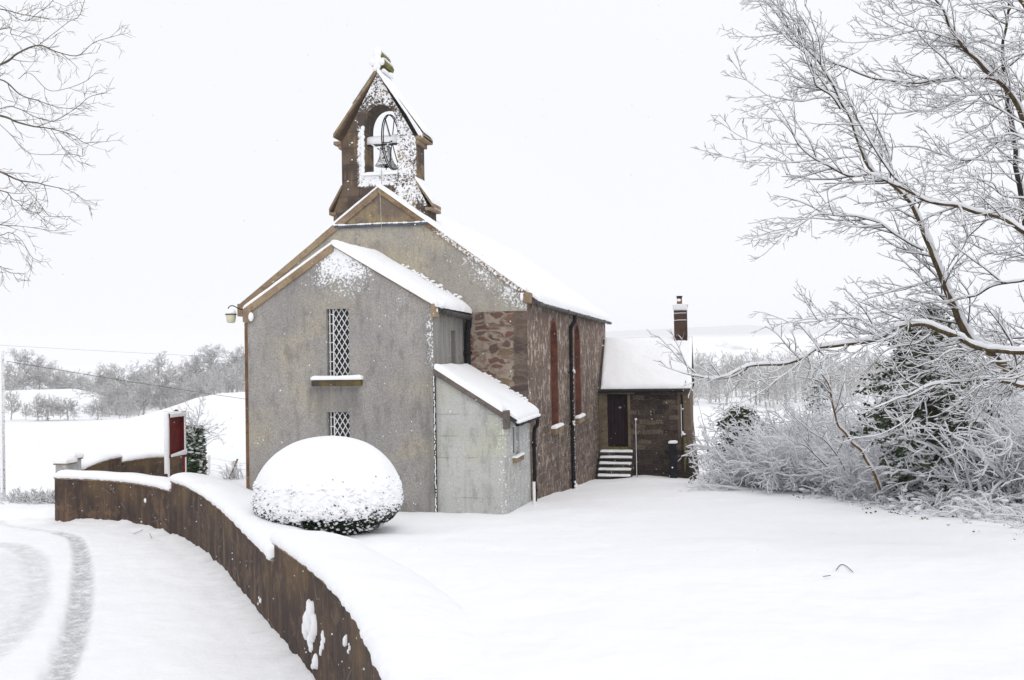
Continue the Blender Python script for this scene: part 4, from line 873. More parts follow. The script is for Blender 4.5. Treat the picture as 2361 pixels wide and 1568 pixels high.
# annex roof
kA = (ZAR-ZAE)/(YAR-YA); mb = MB()
for sy in (-1, 1):
    e = (YAR+sy*(YAR-YA+.2), ZAE-.2*kA); v = [(XNR, YAR, ZAR), (XAR+.06, YAR, ZAR), (XAR+.06, e[0], e[1]), (XNR, e[0], e[1])]
    mb.add([(x, y, z+.02) for x, y, z in v]+[(x, y, z-.06) for x, y, z in v], [(0,1,2,3),(7,6,5,4),(0,4,5,1),(1,5,6,2),(2,6,7,3),(3,7,4,0)])
mb.build('annex_roof', M_SLATE, church)
sn = MB(); snow_slab(sn, (XNR+.12, YA-.2, ZAE-.2*kA+.02), (XAR+.07, YA-.2, ZAE-.2*kA+.02), (XAR+.07, YAR+.03, ZAR+.02), (XNR+.05, YAR+.03, ZAR+.02), .12, 40, 24, lip=.01, rag=.012, seed=71)
snow_slab(sn, (XNR+.05, YAR-.03, ZAR+.02), (XAR+.07, YAR-.03, ZAR+.02), (XAR+.07, YAB+.2, ZAE-.2*kA+.02), (XNR+.05, YAB+.2, ZAE-.2*kA+.02), .12, 20, 12, seed=73)
for i in range(60):
    x = XNR+.05+(XAR-.32-XNR)*i/59; sn.ball((x, YA-.25, ZAE-.2*kA-.05), (.05, .04, .025), 6, 4)
sn.build('annex_roof_snow', S, church, smooth=True)
gutter('annex_gutter', (XNR+.03, YA-.25, ZAE-.2*kA-.07), (XAR-.25, YA-.25, ZAE-.2*kA-.07), .05, brackets=5, mat=M_PIPE)
xd = apx(1572, 900)[0]; zq = apx(1572, 1006)[1]
pipe('downpipe', [(xd-.02, YA-.24, ZAE-.4), (xd, YA-.12, ZAE-.55), (xd, YA-.07, ZAE-.75), (xd, YA-.07, zq+.1), (xd+.06, YA-.1, zq+.02), (xd+.12, YA-.13, zq-.02)], .042)
pipe('downpipe', [(xd+.07, YA-.14, zq), (xd+.07, YA-.14, -5.3)], .045, mat=m_simple('mossy_old_pipe', (.10, .09, .03), .8, .4, 6))
psn = MB(); 
for i in range(70): psn.ball((xd-.035, YA-.1, ZAE-.8-(ZAE-.8-zq)*i/69), (.014, .012, .03), 5, 4)
psn.ball((xd+.03, YA-.12, zq+.09), (.10, .06, .045)); psn.ball((xd, YA-.12, zq+.14), (.05, .05, .07)); psn.build('downpipe_snow', S, church, smooth=True)
# chimney at the gable end
YC = YAR-.22; c0 = onY(1553, 705, YC); c1 = onY(1585, 794, YC)
ch = MB().box((c0[0], YC, ZAR-.75), (c1[0], YC+.44, c0[2]-.05)).box((c0[0]-.03, YC-.03, c0[2]-.05), (c1[0]+.03, YC+.47, c0[2])).build('chimney', m_sandstone('chimney_brick', (.085, .045, .03), (.035, .02, .017), snowy=.13), church, bevel=.01)
cxm = (c0[0]+c1[0])/2-.03; zc = c0[2]
MB().lathe([(.0, 0), (.12, 0), (.125, .06), (.105, .10), (.10, .28), (.10, .30), (0.0, .30)], (cxm, YC+.22, zc), 14).build('chimney_pot', M_POT, ch, smooth=False)
MB().lathe([(0, .30), (.10, .30), (.10, .33), (.12, .335), (.12, .39), (0, .39)], (cxm, YC+.22, zc), 14).build('chimney_cowl', M_IRON, ch)
csn = MB(); snow_slab(csn, (c0[0]-.03, YC-.03, zc), (c1[0]+.03, YC-.03, zc), (c1[0]+.03, YC+.47, zc), (c0[0]-.03, YC+.47, zc), .06, 12, 12, seed=81)
snow_slab(csn, (c0[0], YC-.02, zc-.02), (c1[0], YC-.02, zc-.02), (c1[0], YC-.0, zc-.16), (c0[0], YC-.0, zc-.16), .03, 14, 10, rag=.02, seed=82, up=(0, -1, 0))
for z in (.30, .58): 
    for i in range(9): csn.ball((c0[0]+.03+i*.055, YC-.005, zc-z+random.uniform(-.01, .01)), (.03, .015, .016), 6, 4)
csn.ball((cxm, YC+.22, zc+.40), (.11, .11, .025)); csn.ball((cxm-.02, YC+.10, zc+.22), (.08, .03, .06)); csn.build('chimney_snow', S, ch, smooth=True)
# --- belfry (bellcote), standing just behind the gable coping
YB = YN+.16; YBB = YB+.66
bp = lambda px, py: fpx(px, py, YB)
zA = bp(872, 168)[1]; zEv = bp(880, 326)[1]; zSh = bp(880, 430)[1]; zMo = bp(880, 484)[1]
xl_b = bp(788, 380)[0]; xr_b = bp(960, 380)[0]; xm_b = bp(873, 170)[0]
xm_b = (xl_b+xr_b)/2
xsl = bp(769, 500)[0]; xsr = bp(988, 500)[0]
zbase = ZNE+.9
outl = [(xsl, zbase), (xsr, zbase), (xsr, zMo), (xr_b, zSh+.03), (xr_b, zEv), (xm_b, zA), (xl_b, zEv), (xl_b, zSh-.02), (xsl, zMo)]
aL = bp(840, 350)[0]; aR = bp(916, 350)[0]; aS = bp(880, 404)[1]; aSp = bp(880, 292)[1]; aT = bp(881, 241)[1]; am = (aL+aR)/2
arch = [(aL, aS), (aR, aS), (aR, aSp)]+[(am+(aR-am)*math.cos(t)**.9, aSp+(aT-aSp)*math.sin(t)) for t in np.linspace(0, math.pi/2, 9)[1:]]+[(am-(aR-am)*math.cos(t)**.9, aSp+(aT-aSp)*math.sin(t)) for t in np.linspace(math.pi/2, 0, 9)[1:]]
arch[-1] = (aL, aSp)
mb = MB(); panel(mb, outl, [arch], fY(YB)); panel(mb, outl, [arch], fY(YBB), flip=True); reveal(mb, arch, fY(YB), fY(YBB)); reveal(mb, outl, fY(YB), fY(YBB))
bel = mb.build('belfry', M_BEL, church)
# gable coping of the belfry with kneelers
def coping_run(mb, x0, z0, x1, z1, th=.10, y0=YB-.07, y1=YBB+.07):
    mb.add([(x0, y0, z0), (x1, y0, z1), (x1, y1, z1), (x0, y1, z0), (x0, y0, z0+th), (x1, y0, z1+th), (x1, y1, z1+th), (x0, y1, z0+th)], [(0,3,2,1),(4,5,6,7),(0,1,5,4),(1,2,6,5),(2,3,7,6),(3,0,4,7)])
eL = bp(770, 319); eR = bp(976, 319)
for xe, s in ((eL[0], -1), (eR[0]+.03, 1)):
    x_in = xl_b if s < 0 else xr_b; bc = MB(); coping_run(bc, xm_b, zA, xe, eL[1] if s < 0 else eR[1])
    bc.box((min(xe, x_in+(-.0 if s > 0 else .0)), YB-.055, zEv-.02), (max(xe, x_in), YBB+.05, zEv+.075)); bc.box((min(x_in+s*.08, x_in), YB-.03, zEv-.13), (max(x_in+s*.08, x_in), YBB+.03, zEv-.022)); bc.build('gable_coping', M_COP, bel, bevel=.015)
# sloping shoulders
for xi, zi, xo, zo, s in ((xl_b, zSh, xsl-.11, zMo+.0, -1), (xr_b, zSh+.03, xsr+.12, zMo+.0, 1)):
    bc = MB(); coping_run(bc, xi, zi, xo, zo, .10, YB-.05, YBB+.06); bc.box((min(xo, xo-s*.2), YB-.045, zo-.075), (max(xo, xo-s*.2), YBB+.055, zo+.004)); bc.build('shoulder_coping', M_COP, bel, bevel=.015)
sn = MB()
def slope_snow(x0, z0, x1, z1, th, y0, y1, seed, n=40, rag=.02, lip=.02): snow_slab(sn, (x0, y0, z0), (x1, y0, z1), (x1, y1, z1), (x0, y1, z0), th, n, 16, lip=lip, rag=rag, seed=seed)
slope_snow(xm_b-.03, zA+.13, eR[0]+.04, eR[1]+.13, .09, YB-.09, YBB+.08, 91); slope_snow(xm_b, zA+.13, xm_b+(eL[0]-xm_b)*.55, zA+(eL[1]-zA)*.55+.13, .03, YB-.06, YBB+.06, 92, rag=.01)
snow_slab(sn, (xm_b+.02, YB-.072, zA-.0), (eR[0]+.0, YB-.072, eR[1]+.0), (eR[0]+.0, YB-.072, eR[1]+.12), (xm_b+.02, YB-.072, zA+.12), .03, 50, 8, lip=.0, rag=.02, seed=96, up=(0, -1, 0))
slope_snow(xr_b-.02, zSh+.13, xsr+.12, zMo+.10, .11, YB-.06, YBB+.06, 93, 26)
snow_slab(sn, (aL+.0, YB-.05, aS), (aR, YB-.05, aS), (aR, YBB-.05, aS), (aL, YBB-.05, aS), .10, 20, 16, lip=.02, rag=.03, seed=94)
# ridge of wind-packed snow down the left jamb
for i in range(26):
    t = i/25; sn.ball((aL-.045+random.uniform(-.02, .02), YB-.01, aS+.05+t*(aSp-aS-.05)), (.055, .03, .06), 7, 5)
# face frost sticking out as small lumps
rr = random.Random(12)
for _ in range(420):
    x = rr.uniform(xl_b, xr_b); z = rr.uniform(zSh-.2, zA)
    if abs(x-xm_b) > (zA-z)/(zA-zEv)*(xr_b-xm_b)-.05 and z > zEv: continue
    inside = aL-.02 < x < aR+.02 and aS < z < aSp+(aT-aSp)*math.sqrt(max(0, 1-((x-am)/(aR-am))**2))
    if inside: continue
    wgt = 1.0 if x > aR-.02 else (.9 if z > aT+.25 else .22)
    if z < aS: wgt *= .5 if x > am else .25
    if rr.random() < wgt: sn.ball((x, YB-.003, z), (rr.uniform(.01, .035), rr.uniform(.008, .02), rr.uniform(.008, .022)), 6, 4)
sn.build('belfry_snow', S, bel, smooth=True)
# finial: chunky stone cross, its front plastered with snow
fz = zA+.13; cxs = MB(); 
prof = [(-.055, -.10), (.06, -.10), (.065, .08), (.17, .05), (.20, .13), (.16, .22), (.07, .20), (.075, .30), (.11, .34), (.085, .42), (0, .46), (-.085, .42), (-.11, .34), (-.075, .30), (-.07, .20), (-.16, .22), (-.20, .13), (-.17, .05), (-.065, .08)]
fxc = xm_b+.02; panel(cxs, [(fxc+u, fz+v) for u, v in prof], [], fY(YB-.03)); panel(cxs, [(fxc+u, fz+v) for u, v in prof], [], fY(YBB+.02), flip=True); reveal(cxs, [(fxc+u, fz+v) for u, v in prof], fY(YB-.03), fY(YBB+.02))
fo = cxs.build('finial_cross', M_MOSS, bel)
fs = MB(); rr = random.Random(3)
for u, v, r in ((0, .36, .12), (-.02, .42, .09), (.0, .14, .14), (-.13, .14, .10), (.11, .13, .09), (0, .24, .10), (0, .02, .09), (-.06, -.03, .07)): fs.ball((fxc+u, YB-.05, fz+v), (r, .07, r*1.02), 10, 7)
for y in np.linspace(YB, YBB-.1, 8): fs.ball((fxc+.02, y, fz+.45), (.09, .09, .05), 7, 5); fs.ball((fxc+.15, y, fz+.215), (.07, .09, .028), 7, 5); fs.ball((fxc+.16, y, fz-.09), (.06, .1, .05), 7, 5)
fs.build('finial_snow', S, fo, smooth=True)

# ------------------------------------------------------------------ bell, wheel, rope
YBm = (YB+YBB)/2
bz = onY(880, 330, YBm)[2]; bl = onY(849, 330, YBm)[0]; brr = onY(914, 330, YBm)[0]; bm = onY(889, 350, YBm)[0]
bell = thing('church_bell', 'snow-dusted bell with spoked wheel hanging in the arch of the bell gable', 'bell', (bm, YBm, bz))
MB().box((aL-.05, YBm-.09, bz-.06), (aR+.05, YBm+.09, bz+.07)).build('headstock', M_IRON, bell)
hs_ = MB(); snow_slab(hs_, (aL+.0, YBm-.11, bz+.07), (aR-.0, YBm-.11, bz+.07), (aR-.0, YBm+.1, bz+.07), (aL+.0, YBm+.1, bz+.07), .12, 24, 12, lip=.02, rag=.03, seed=101)
snow_slab(hs_, (aL+.0, YBm-.092, bz-.02), (aR, YBm-.092, bz-.02), (aR, YBm-.092, bz+.10), (aL, YBm-.092, bz+.10), .05, 20, 10, rag=.02, seed=102, up=(0, -1, 0)); hs_.build('headstock_snow', S, bell, smooth=True)
zm = onY(889, 383, YBm)[2]-bz; rb_ = (onY(911, 383, YBm)[0]-onY(865, 383, YBm)[0])/2
MB().lathe([(0, -.08), (.10, -.09), (.145, -.13), (.15, -.22), (.155, -.32), (.18, -.42), (.22, -.52), (rb_, zm+.015), (rb_, zm), (rb_-.03, zm+.005), (.14, -.3), (0, -.2)], (bm, YBm, bz), 24).build('bell_body', M_BELL, bell, smooth=True)
MB().tube([(bm, YBm, bz-.3), (bm+.01, YBm, bz+zm-.03)], .018, 8).ball((bm+.01, YBm, bz+zm-.02), (.055, .055, .035)).tube([(bm+.01, YBm, bz+zm-.03), (bm+.01, YBm, bz+zm-.10)], .012, 6).build('clapper', M_IRON, bell)
xw_ = onY(902, 330, YBm)[0]; Rw = .70; wh = MB()
ring = [(xw_, YBm+Rw*math.sin(a), bz+Rw*math.cos(a)) for a in np.linspace(0, 2*math.pi, 49)]
wh.tube(ring, .016, 6, caps=False); ring2 = [(xw_+.045, YBm+Rw*math.sin(a), bz+Rw*math.cos(a)) for a in np.linspace(0, 2*math.pi, 49)]; wh.tube(ring2, .014, 6, caps=False)
for i in range(6):
    a = i*math.pi/3+.3; wh.bar((xw_+.02, YBm, bz), (xw_+.02, YBm+Rw*math.sin(a), bz+Rw*math.cos(a)), .02, .02, up=(1, 0, 0))
wh.build('bell_wheel', M_IRON, bell); 
wsn = MB()
for a in np.linspace(2.2, 4.2, 40):
    wsn.ball((xw_+.02, YBm+(Rw-.025)*math.sin(a), bz+(Rw-.025)*math.cos(a)), (.03, .03, .03), 6, 4)
for i in range(3):
    a = i*math.pi/3+.3; 
    for t in np.linspace(.15, .95, 16): wsn.ball((xw_-.005, YBm-Rw*t*abs(math.sin(a)), bz-Rw*t*math.cos(a)*(1 if i else -.4)), .02, 5, 4)
wsn.build('wheel_snow', S, bell, smooth=True)
st_ = MB().bar((bl+.03, YBm-.1, bz+.03), (xw_-.05, YBm-.14, bz-.36), .035, .03, up=(0, 1, 0)).bar((xw_-.10, YBm-.14, bz-.12), (xw_+.08, YBm-.14, bz+.0), .05, .03, up=(0, 1, 0)).build('bell_stay', M_BELL, bell)
# rope of snow-clad links down the gable
rp0 = onY(880, 392, YB-.06); rp1 = onY(881.5, 594, YN-.09)
rope = thing('bell_rope', 'thin knotted bell rope hanging down the front of the big gable', 'rope', tuple(rp0))
rm = MB(); n = 70; 
for i in range(n):
    t = i/(n-1); p = rp0+(rp1-rp0)*t; p[1] = YN-.075 if t > .22 else YB-.09; rm.ball(p+np.array([.004*math.sin(i*1.7), 0, 0]), (.0095, .0095, .020), 6, 5)
rm.tube([rp0*(1-t)+rp1*t-np.array([0, 0, 0]) for t in (0, .2)], .004, 5); rm.build('rope_links', M_ROPE, rope, smooth=True)

# ------------------------------------------------------------------ lamp on the porch corner
lx = onY(532, 733, YP+.1); lamp = thing('wall_lamp', 'cream bowl lamp with snowy hood hanging off the left eave of the porch', 'lamp', tuple(lx))
p = [onY(x, y, YP+.1) for x, y in ((568, 715), (555, 713), (547, 710), (540, 706), (533, 705), (528, 708), (526, 712))]
MB().tube(catmull(p, 5), .012, 8).build('bracket', M_PIPE, lamp, smooth=True)
c = onY(532.5, 724.5, YP+.1); px1 = c.dot(FW)/F
MB().lathe([(0, .03), (.06, .03), (13.5*px1, 0), (13.5*px1, -.012), (11.5*px1, -.02)], c, 18).build('lamp_hood', M_SILL, lamp)
MB().lathe([(11.8*px1, -.012), (11.2*px1, -.07), (9.8*px1, -17*px1), (7*px1, -20*px1), (0, -20.5*px1)], c, 18).build('lamp_bowl', M_CREAM, lamp, smooth=True)
MB().ball(c+np.array([0, 0, .035]), (12*px1, 12*px1, .10), 14, 8).build('lamp_snow', S, lamp, smooth=True)

# ------------------------------------------------------------------ black cabinet and handrail post by the annex
bx0 = onY(1544.5, 1095, YA-.5); bx1 = onY(1561, 1095, YA-.5); bt = onY(1552, 1024, YA-.5)[2]; zg_ = gz((bx0[0]+bx1[0])/2, YA-.5)
bin_ = thing('upright_cabinet', 'tall narrow black cabinet with a snow cap against the dark annex wall', 'cabinet', ((bx0[0]+bx1[0])/2, YA-.45, zg_))
MB().box((bx0[0], YA-.60, zg_-.2), (bx1[0], YA-.30, bt)).build('cabinet_body', M_BIN, bin_, bevel=.03)
MB().box((bx0[0]-.015, YA-.62, bt), (bx1[0]+.015, YA-.29, bt+.03)).build('lid', M_BIN, bin_, bevel=.01)
snow_slab(MB(), (bx0[0]-.01, YA-.62, bt+.03), (bx1[0]+.01, YA-.62, bt+.03), (bx1[0]+.01, YA-.29, bt+.03), (bx0[0]-.01, YA-.29, bt+.03), .085, 10, 12, seed=110).build('snow_cap', S, bin_, smooth=True)
YR = YA-1.2; r0 = onY(1466, 968, YR); r1_ = onY(1464.5, 1092, YR)
rail = thing('handrail_post', 'slim snow-coated iron post standing beside the door steps', 'handrail', (r1_[0], YR, gz(r1_[0], YR)))
MB().tube([(r0[0], YR, gz(r0[0], YR)-.1), (r0[0], YR, r0[2])], .022, 8).tube([(r0[0], YR, r0[2]), (r0[0]-.02, YR+.35, r0[2]+.07), (r0[0]-.02, YR+1.0, r0[2]+.25)], .018, 8).build('rail', M_IRON, rail)
rs = MB(); z = gz(r0[0], YR)+.05
while z < r0[2]+.04: rs.ball((r0[0]-.004, YR-.018, z), (.013, .010, random.uniform(.02, .05)), 6, 4); z += .05
rs.ball((r0[0], YR, r0[2]+.02), (.05, .05, .04)); rs.build('rail_snow', S, rail, smooth=True)

# ------------------------------------------------------------------ branches and leaves
def nrm(v): return v/(np.linalg.norm(v)+1e-12)
class Tree:
    def __init__(self, seed, rs=.42): self.R = random.Random(seed); self.lines = []; self.rs = rs    # (pts, radii, level)
    def limb(self, pts, rad, lvl=0): self.lines.append((np.asarray(pts, float), np.asarray(rad, float), lvl))
    def spray(self, p, d, L, r, lvl, maxl, trop=np.zeros(3), wob=.22, dens=3.0, ang=(28, 62), upcurl=.0, ratio=(.35, .62), minr=.0022, seg=None):
        R = self.R; n = max(4, int(L/.11)+2) if seg is None else seg; n = min(n, 14); st = L/n; pts = [np.array(p, float)]; d = nrm(np.array(d, float)); wv = np.array([R.gauss(0, 1) for _ in range(3)])*wob*.5
        for i in range(n):
            wv = wv*.6+np.array([R.gauss(0, 1) for _ in range(3)])*wob*.55
            d = nrm(d+wv*.5+trop*.12+np.array([0, 0, upcurl*(i/n)])); pts.append(pts[-1]+d*st)
        pts = np.array(pts); rad = np.linspace(r, max(minr*.6, r*.35), len(pts)); self.lines.append((pts, rad, lvl))
        if lvl < maxl: self.side(pts, rad, L, lvl, maxl, trop, wob, dens, ang, upcurl, ratio, minr)
    def side(self, pts, rad, L, lvl, maxl, trop=np.zeros(3), wob=.22, dens=3.0, ang=(28, 62), upcurl=.0, ratio=(.35, .62), minr=.0022, t0=.12):
        R = self.R; nch = int(min(dens, 6.5)*L*(1.0 if lvl < 2 else 1.35)+R.random()); nch = max(nch, 2)
        seg = np.linalg.norm(np.diff(pts, axis=0), axis=1); run = np.concatenate([[0], np.cumsum(seg)]); Lt = run[-1]
        for c in range(nch):
            t = t0+(1-t0)*(c+R.random()*.9)/nch; rn = t*Lt; k = int(np.searchsorted(run, rn)-1); k = min(max(k, 0), len(pts)-2); f = (rn-run[k])/(seg[k]+1e-9)
            p = pts[k]+(pts[k+1]-pts[k])*f; tg = nrm(pts[k+1]-pts[k]); rp = rad[k]
            ax = nrm(np.cross(tg, np.array([R.gauss(0, 1) for _ in range(3)]))); a = math.radians(R.uniform(*ang)); d = tg*math.cos(a)+ax*math.sin(a)
            l = L*R.uniform(*ratio)*(1-.45*t); l = max(l, .10); self.spray(p, d, l, max(minr, min(rp*.62, .012*l+.0035)), lvl+1, maxl, trop, wob, dens*1.25, ang, upcurl, ratio, minr)
    def guide(self, pl, maxl=3, dens=2.6, L=1.3, trop=np.zeros(3), wob=.22, upcurl=.05, t0=.1, n=6, ang=(28, 62), minr=.0022, jit=.0, lmin=.35, lmax=1.25):
        q = catmull(np.array([list(P(x, y, d))+[r] for x, y, d, r in pl]), n); pts = q[:, :3]; rad = np.maximum(q[:, 3]*self.rs, .0035)
        for i in range(1, len(pts)):
            v = Vector(pts[i]*2.6)+Vector((self.R.random()*0+pl[0][0]*.37, 0, 0)); pts[i] += .10*min(1, 8*rad[i]+.25)*np.array([noise.noise(v), noise.noise(v+Vector((9, 3, 1))), noise.noise(v+Vector((2, 7, 5)))])
        self.limb(pts, rad, 0); run = np.linalg.norm(np.diff(pts, axis=0), axis=1).sum(); R = self.R
        nch = int(dens*run); seg = np.concatenate([[0], np.cumsum(np.linalg.norm(np.diff(pts, axis=0), axis=1))])
        for c in range(nch):
            t = t0+(1-t0)*(c+R.random())/nch; rn = t*run; k = min(max(int(np.searchsorted(seg, rn)-1), 0), len(pts)-2); p = pts[k]; tg = nrm(pts[k+1]-pts[k])
            ax = nrm(np.cross(tg, np.array([R.gauss(0, 1) for _ in range(3)]))); a = math.radians(R.uniform(*ang)); d = tg*math.cos(a)+ax*math.sin(a)
            l = L*R.uniform(lmin, lmax)*(1-.35*t); self.spray(p, d, l, max(minr, min(rad[k]*.7, .008*l+.0032)), 1, maxl, trop, wob, dens*1.3, ang, upcurl, (.3, .58), minr)
        self.spray(pts[-1], pts[-1]-pts[-2], L*.35, rad[-1]*.9, 1, maxl, trop, wob, dens*1.3, ang, upcurl, (.3, .58), minr)
    def meshes(self, parent, bark, twig, snow=True, sides=(8, 5, 3), thick=1.0, split=.02, snowmat=None, wind=RT*.55):
        big = [(p, r) for p, r, l in self.lines if r[0] >= split]; mid = [(p, r) for p, r, l in self.lines if r[0] < split]
        if big: tubes_obj('trunk', big, sides[0], bark, parent)
        if mid: tubes_obj('crown', mid, sides[2], twig, parent)
        if snow:
            out = []
            for p, r, l in self.lines:
                t = np.gradient(p, axis=0); t /= (np.linalg.norm(t, axis=1, keepdims=True)+1e-9); R = self.R
                wv = np.array([0, 0, 1.0])+wind; up = wv[None]-t*(t@wv)[:, None]; h = np.linalg.norm(up, axis=1); up = up/(h[:, None]+1e-9); h = np.minimum(h, 1)
                cov = np.clip((h-.28)*2.0, 0, 1)*np.array([R.uniform(.65, 1.15) for _ in h]); rs = (0.0030+.0058*np.minimum(1, r/.008)+np.minimum(r*.9, .055))*cov*thick
                rs[0] *= .6; rs[-1] *= .5
                if rs.max() < .002: continue
                q = p+up*(r*.75+rs*.55)[:, None]; out.append((q, np.maximum(rs, .0004)))
            o1 = [o for o in out if o[1].max() > .02]; o2 = [o for o in out if o[1].max() <= .02]
            V, Q = tube_arrays(o2, 4) if o2 else (np.zeros((0, 3)), np.zeros((0, 4), int))
            if o1: V1, Q1 = tube_arrays(o1, 8); Q = np.concatenate([Q, Q1+len(V)]); V = np.concatenate([V, V1])
            mesh_np('branch_snow', V, Q, snowmat or BS, parent)
M_BARK = m_bark('wet_bark', (0.032, 0.024, 0.014), (0.10, 0.068, 0.028), snowline=.55)
M_TWIG = m_bark('twig_bark', (0.032, 0.024, 0.018), (0.07, 0.048, 0.032))
M_TWIGB = m_bark('bare_twig_bark', (0.11, 0.095, 0.08), (0.19, 0.155, 0.12))
M_ORBARK = m_bark('orange_bark', (0.20, 0.09, 0.02), (0.07, 0.045, 0.02), snowline=.8)
M_FAR = m_bark('far_twigs', (0.40, 0.39, 0.385), (0.52, 0.51, 0.50), snowline=.55, scale=3)  # pale base colour carries the haze fade of the distant trees
M_SHRUB = m_bark('shrub_twigs', (0.30, 0.26, 0.235), (0.42, 0.37, 0.335), snowline=.0)
TL = -RT*.9+np.array([0, 0, .10])

def Zb(x, y): return 1615.2+.3746*x, .3746*y
def Zc(x, y): return 1600.6+.4215*x, 587.4+.4215*y
def G(f, pts, d0, d1, r0, r1):
    n = len(pts); return [(*f(x, y), d0+(d1-d0)*i/(n-1), r0+(r1-r0)*i/(n-1)) for i, (x, y) in enumerate(pts)]
ident = lambda x, y: (x, y)
def right_tree():
    base = P(2600, 1180, 14.2); t = thing('snowy_tree', 'large snow-laden tree at right whose low branches reach across to the annex', 'tree', (base[0], base[1], gz(base[0], base[1])))
    T = Tree(11); kw = dict(trop=TL*.6, dens=5.2, upcurl=.05, minr=.0028)
    T.guide([(2620,1260,14.2,.34),(2560,1130,14.2,.30),(2440,965,14,.25),(2361,890,14,.20),(2300,832,14,.16),(2232,770,14,.125),(2190,690,14,.10),(2150,590,14.2,.085),(2115,490,14.4,.07),(2060,430,14.5,.06),(2005,385,14.6,.052),(1965,290,14.8,.046),(1930,215,15,.038),(1890,150,15,.03),(1830,80,15.2,.022),(1765,0,15.4,.016),(1740,-60,15.5,.010)], 3, L=1.35, t0=.3, **kw)
    T.guide(G(Zc, [(1960,545),(1800,545),(1560,505),(1400,430),(1200,380),(1100,400),(1040,445),(880,490),(700,510),(600,560),(480,600),(380,605),(280,625),(190,665),(100,675),(0,660),(-60,650)], 13.6, 11.9, .10, .012), 3, L=1.05, **kw)
    T.guide(G(Zc, [(1040,445),(960,395),(880,350),(790,345),(690,350),(600,360),(500,370)], 13.0, 12.4, .03, .008), 3, L=.8, **kw)
    T.guide(G(Zc, [(640,535),(560,600),(500,650),(400,720),(300,790),(180,840)], 12.5, 11.8, .022, .007), 3, L=.7, **kw)
    T.guide(G(Zc, [(1960,740),(1805,715),(1700,700),(1560,680),(1400,700),(1290,722),(1180,770),(1080,800),(980,840)], 13.4, 12.3, .075, .010), 3, L=.9, **kw)
    T.guide(G(Zc, [(1280,735),(1200,850),(1120,930),(1020,985),(880,1000)], 12.8, 12.2, .022, .006), 3, L=.7, **kw)
    T.guide(G(Zc, [(1560,530),(1500,700),(1450,800),(1360,870)], 13.3, 12.8, .03, .010), 3, L=.7, **kw)
    T.guide(G(Zc, [(1240,420),(1190,470),(1160,560),(1090,640),(1080,720),(1130,860)], 13, 12.6, .024, .007), 3, L=.6, **kw)
    T.guide(G(Zb, [(2100,1500),(1988,1440),(1810,1330),(1580,1280),(1380,1240),(1250,1160),(1060,1085),(930,1080),(820,1035),(700,980),(600,890),(550,810),(480,730)], 13.4, 14.2, .075, .010), 3, L=1.1, **kw)
    T.guide(G(Zb, [(1370,1540),(1240,1470),(1090,1370),(950,1335),(820,1330),(700,1330),(560,1410),(400,1450)], 14.1, 13.4, .045, .007), 3, L=.95, **kw)
    T.guide(G(Zb, [(1290,1160),(1200,1100),(1080,930),(1000,800),(930,650),(880,480),(850,400)], 14.0, 14.6, .036, .007), 3, L=.85, **kw)
    T.guide(G(Zb, [(860,670),(800,590),(710,520),(690,430),(640,340),(540,250),(440,140),(380,60)], 14.7, 15, .034, .007), 3, L=.8, **kw)
    T.guide(G(Zb, [(800,600),(720,605),(640,625),(560,620),(470,600),(390,580),(280,490),(230,420)], 14.8, 14.5, .02, .005), 3, L=.7, **kw)
    T.guide(G(Zb, [(980,960),(860,965),(740,980),(600,1000),(440,1005),(300,990),(160,970)], 14.4, 13.6, .02, .005), 3, L=.75, **kw)
    T.guide(G(Zb, [(610,890),(500,890),(400,885),(300,865),(220,830),(150,780)], 14.1, 13.8, .012, .004), 3, L=.55, **kw)
    T.guide(G(Zb, [(900,1200),(800,1240),(640,1340),(520,1450),(400,1560)], 14, 13.4, .015, .005), 3, L=.7, **kw)
    T.guide(G(Zc, [(1420,340),(1300,265),(1180,290),(1050,330),(900,360),(760,340)], 14.2, 13.2, .03, .007), 3, L=.8, **kw)
    T.guide(G(Zc, [(1350,130),(1200,170),(1060,210),(920,260),(820,330),(700,330)], 14.2, 13.3, .025, .006), 3, L=.8, **kw)
    T.guide(G(Zc, [(1805,140),(1640,170),(1540,220),(1420,250),(1300,265)], 13.2, 13.8, .04, .014), 3, L=.9, **kw)
    for i in range(13):
        x0 = T.R.uniform(2060, 2400); y0 = np.interp(x0, [2060, 2200, 2361], [750, 775, 845])+T.R.uniform(-10, 40); ln = T.R.uniform(110, 260); dr = T.R.uniform(.25, .95); d0 = T.R.uniform(12.6, 14); pl = []
        for k in range(6): q = k/5; pl.append((x0-ln*q, y0+ln*dr*q**1.5+6*math.sin(k*1.9+i), d0-.4*q, .020*(1-.7*q)+.004))
        T.guide(pl, 3, L=.6, **kw)
    T.meshes(t, M_BARK, M_TWIG)
right_tree()
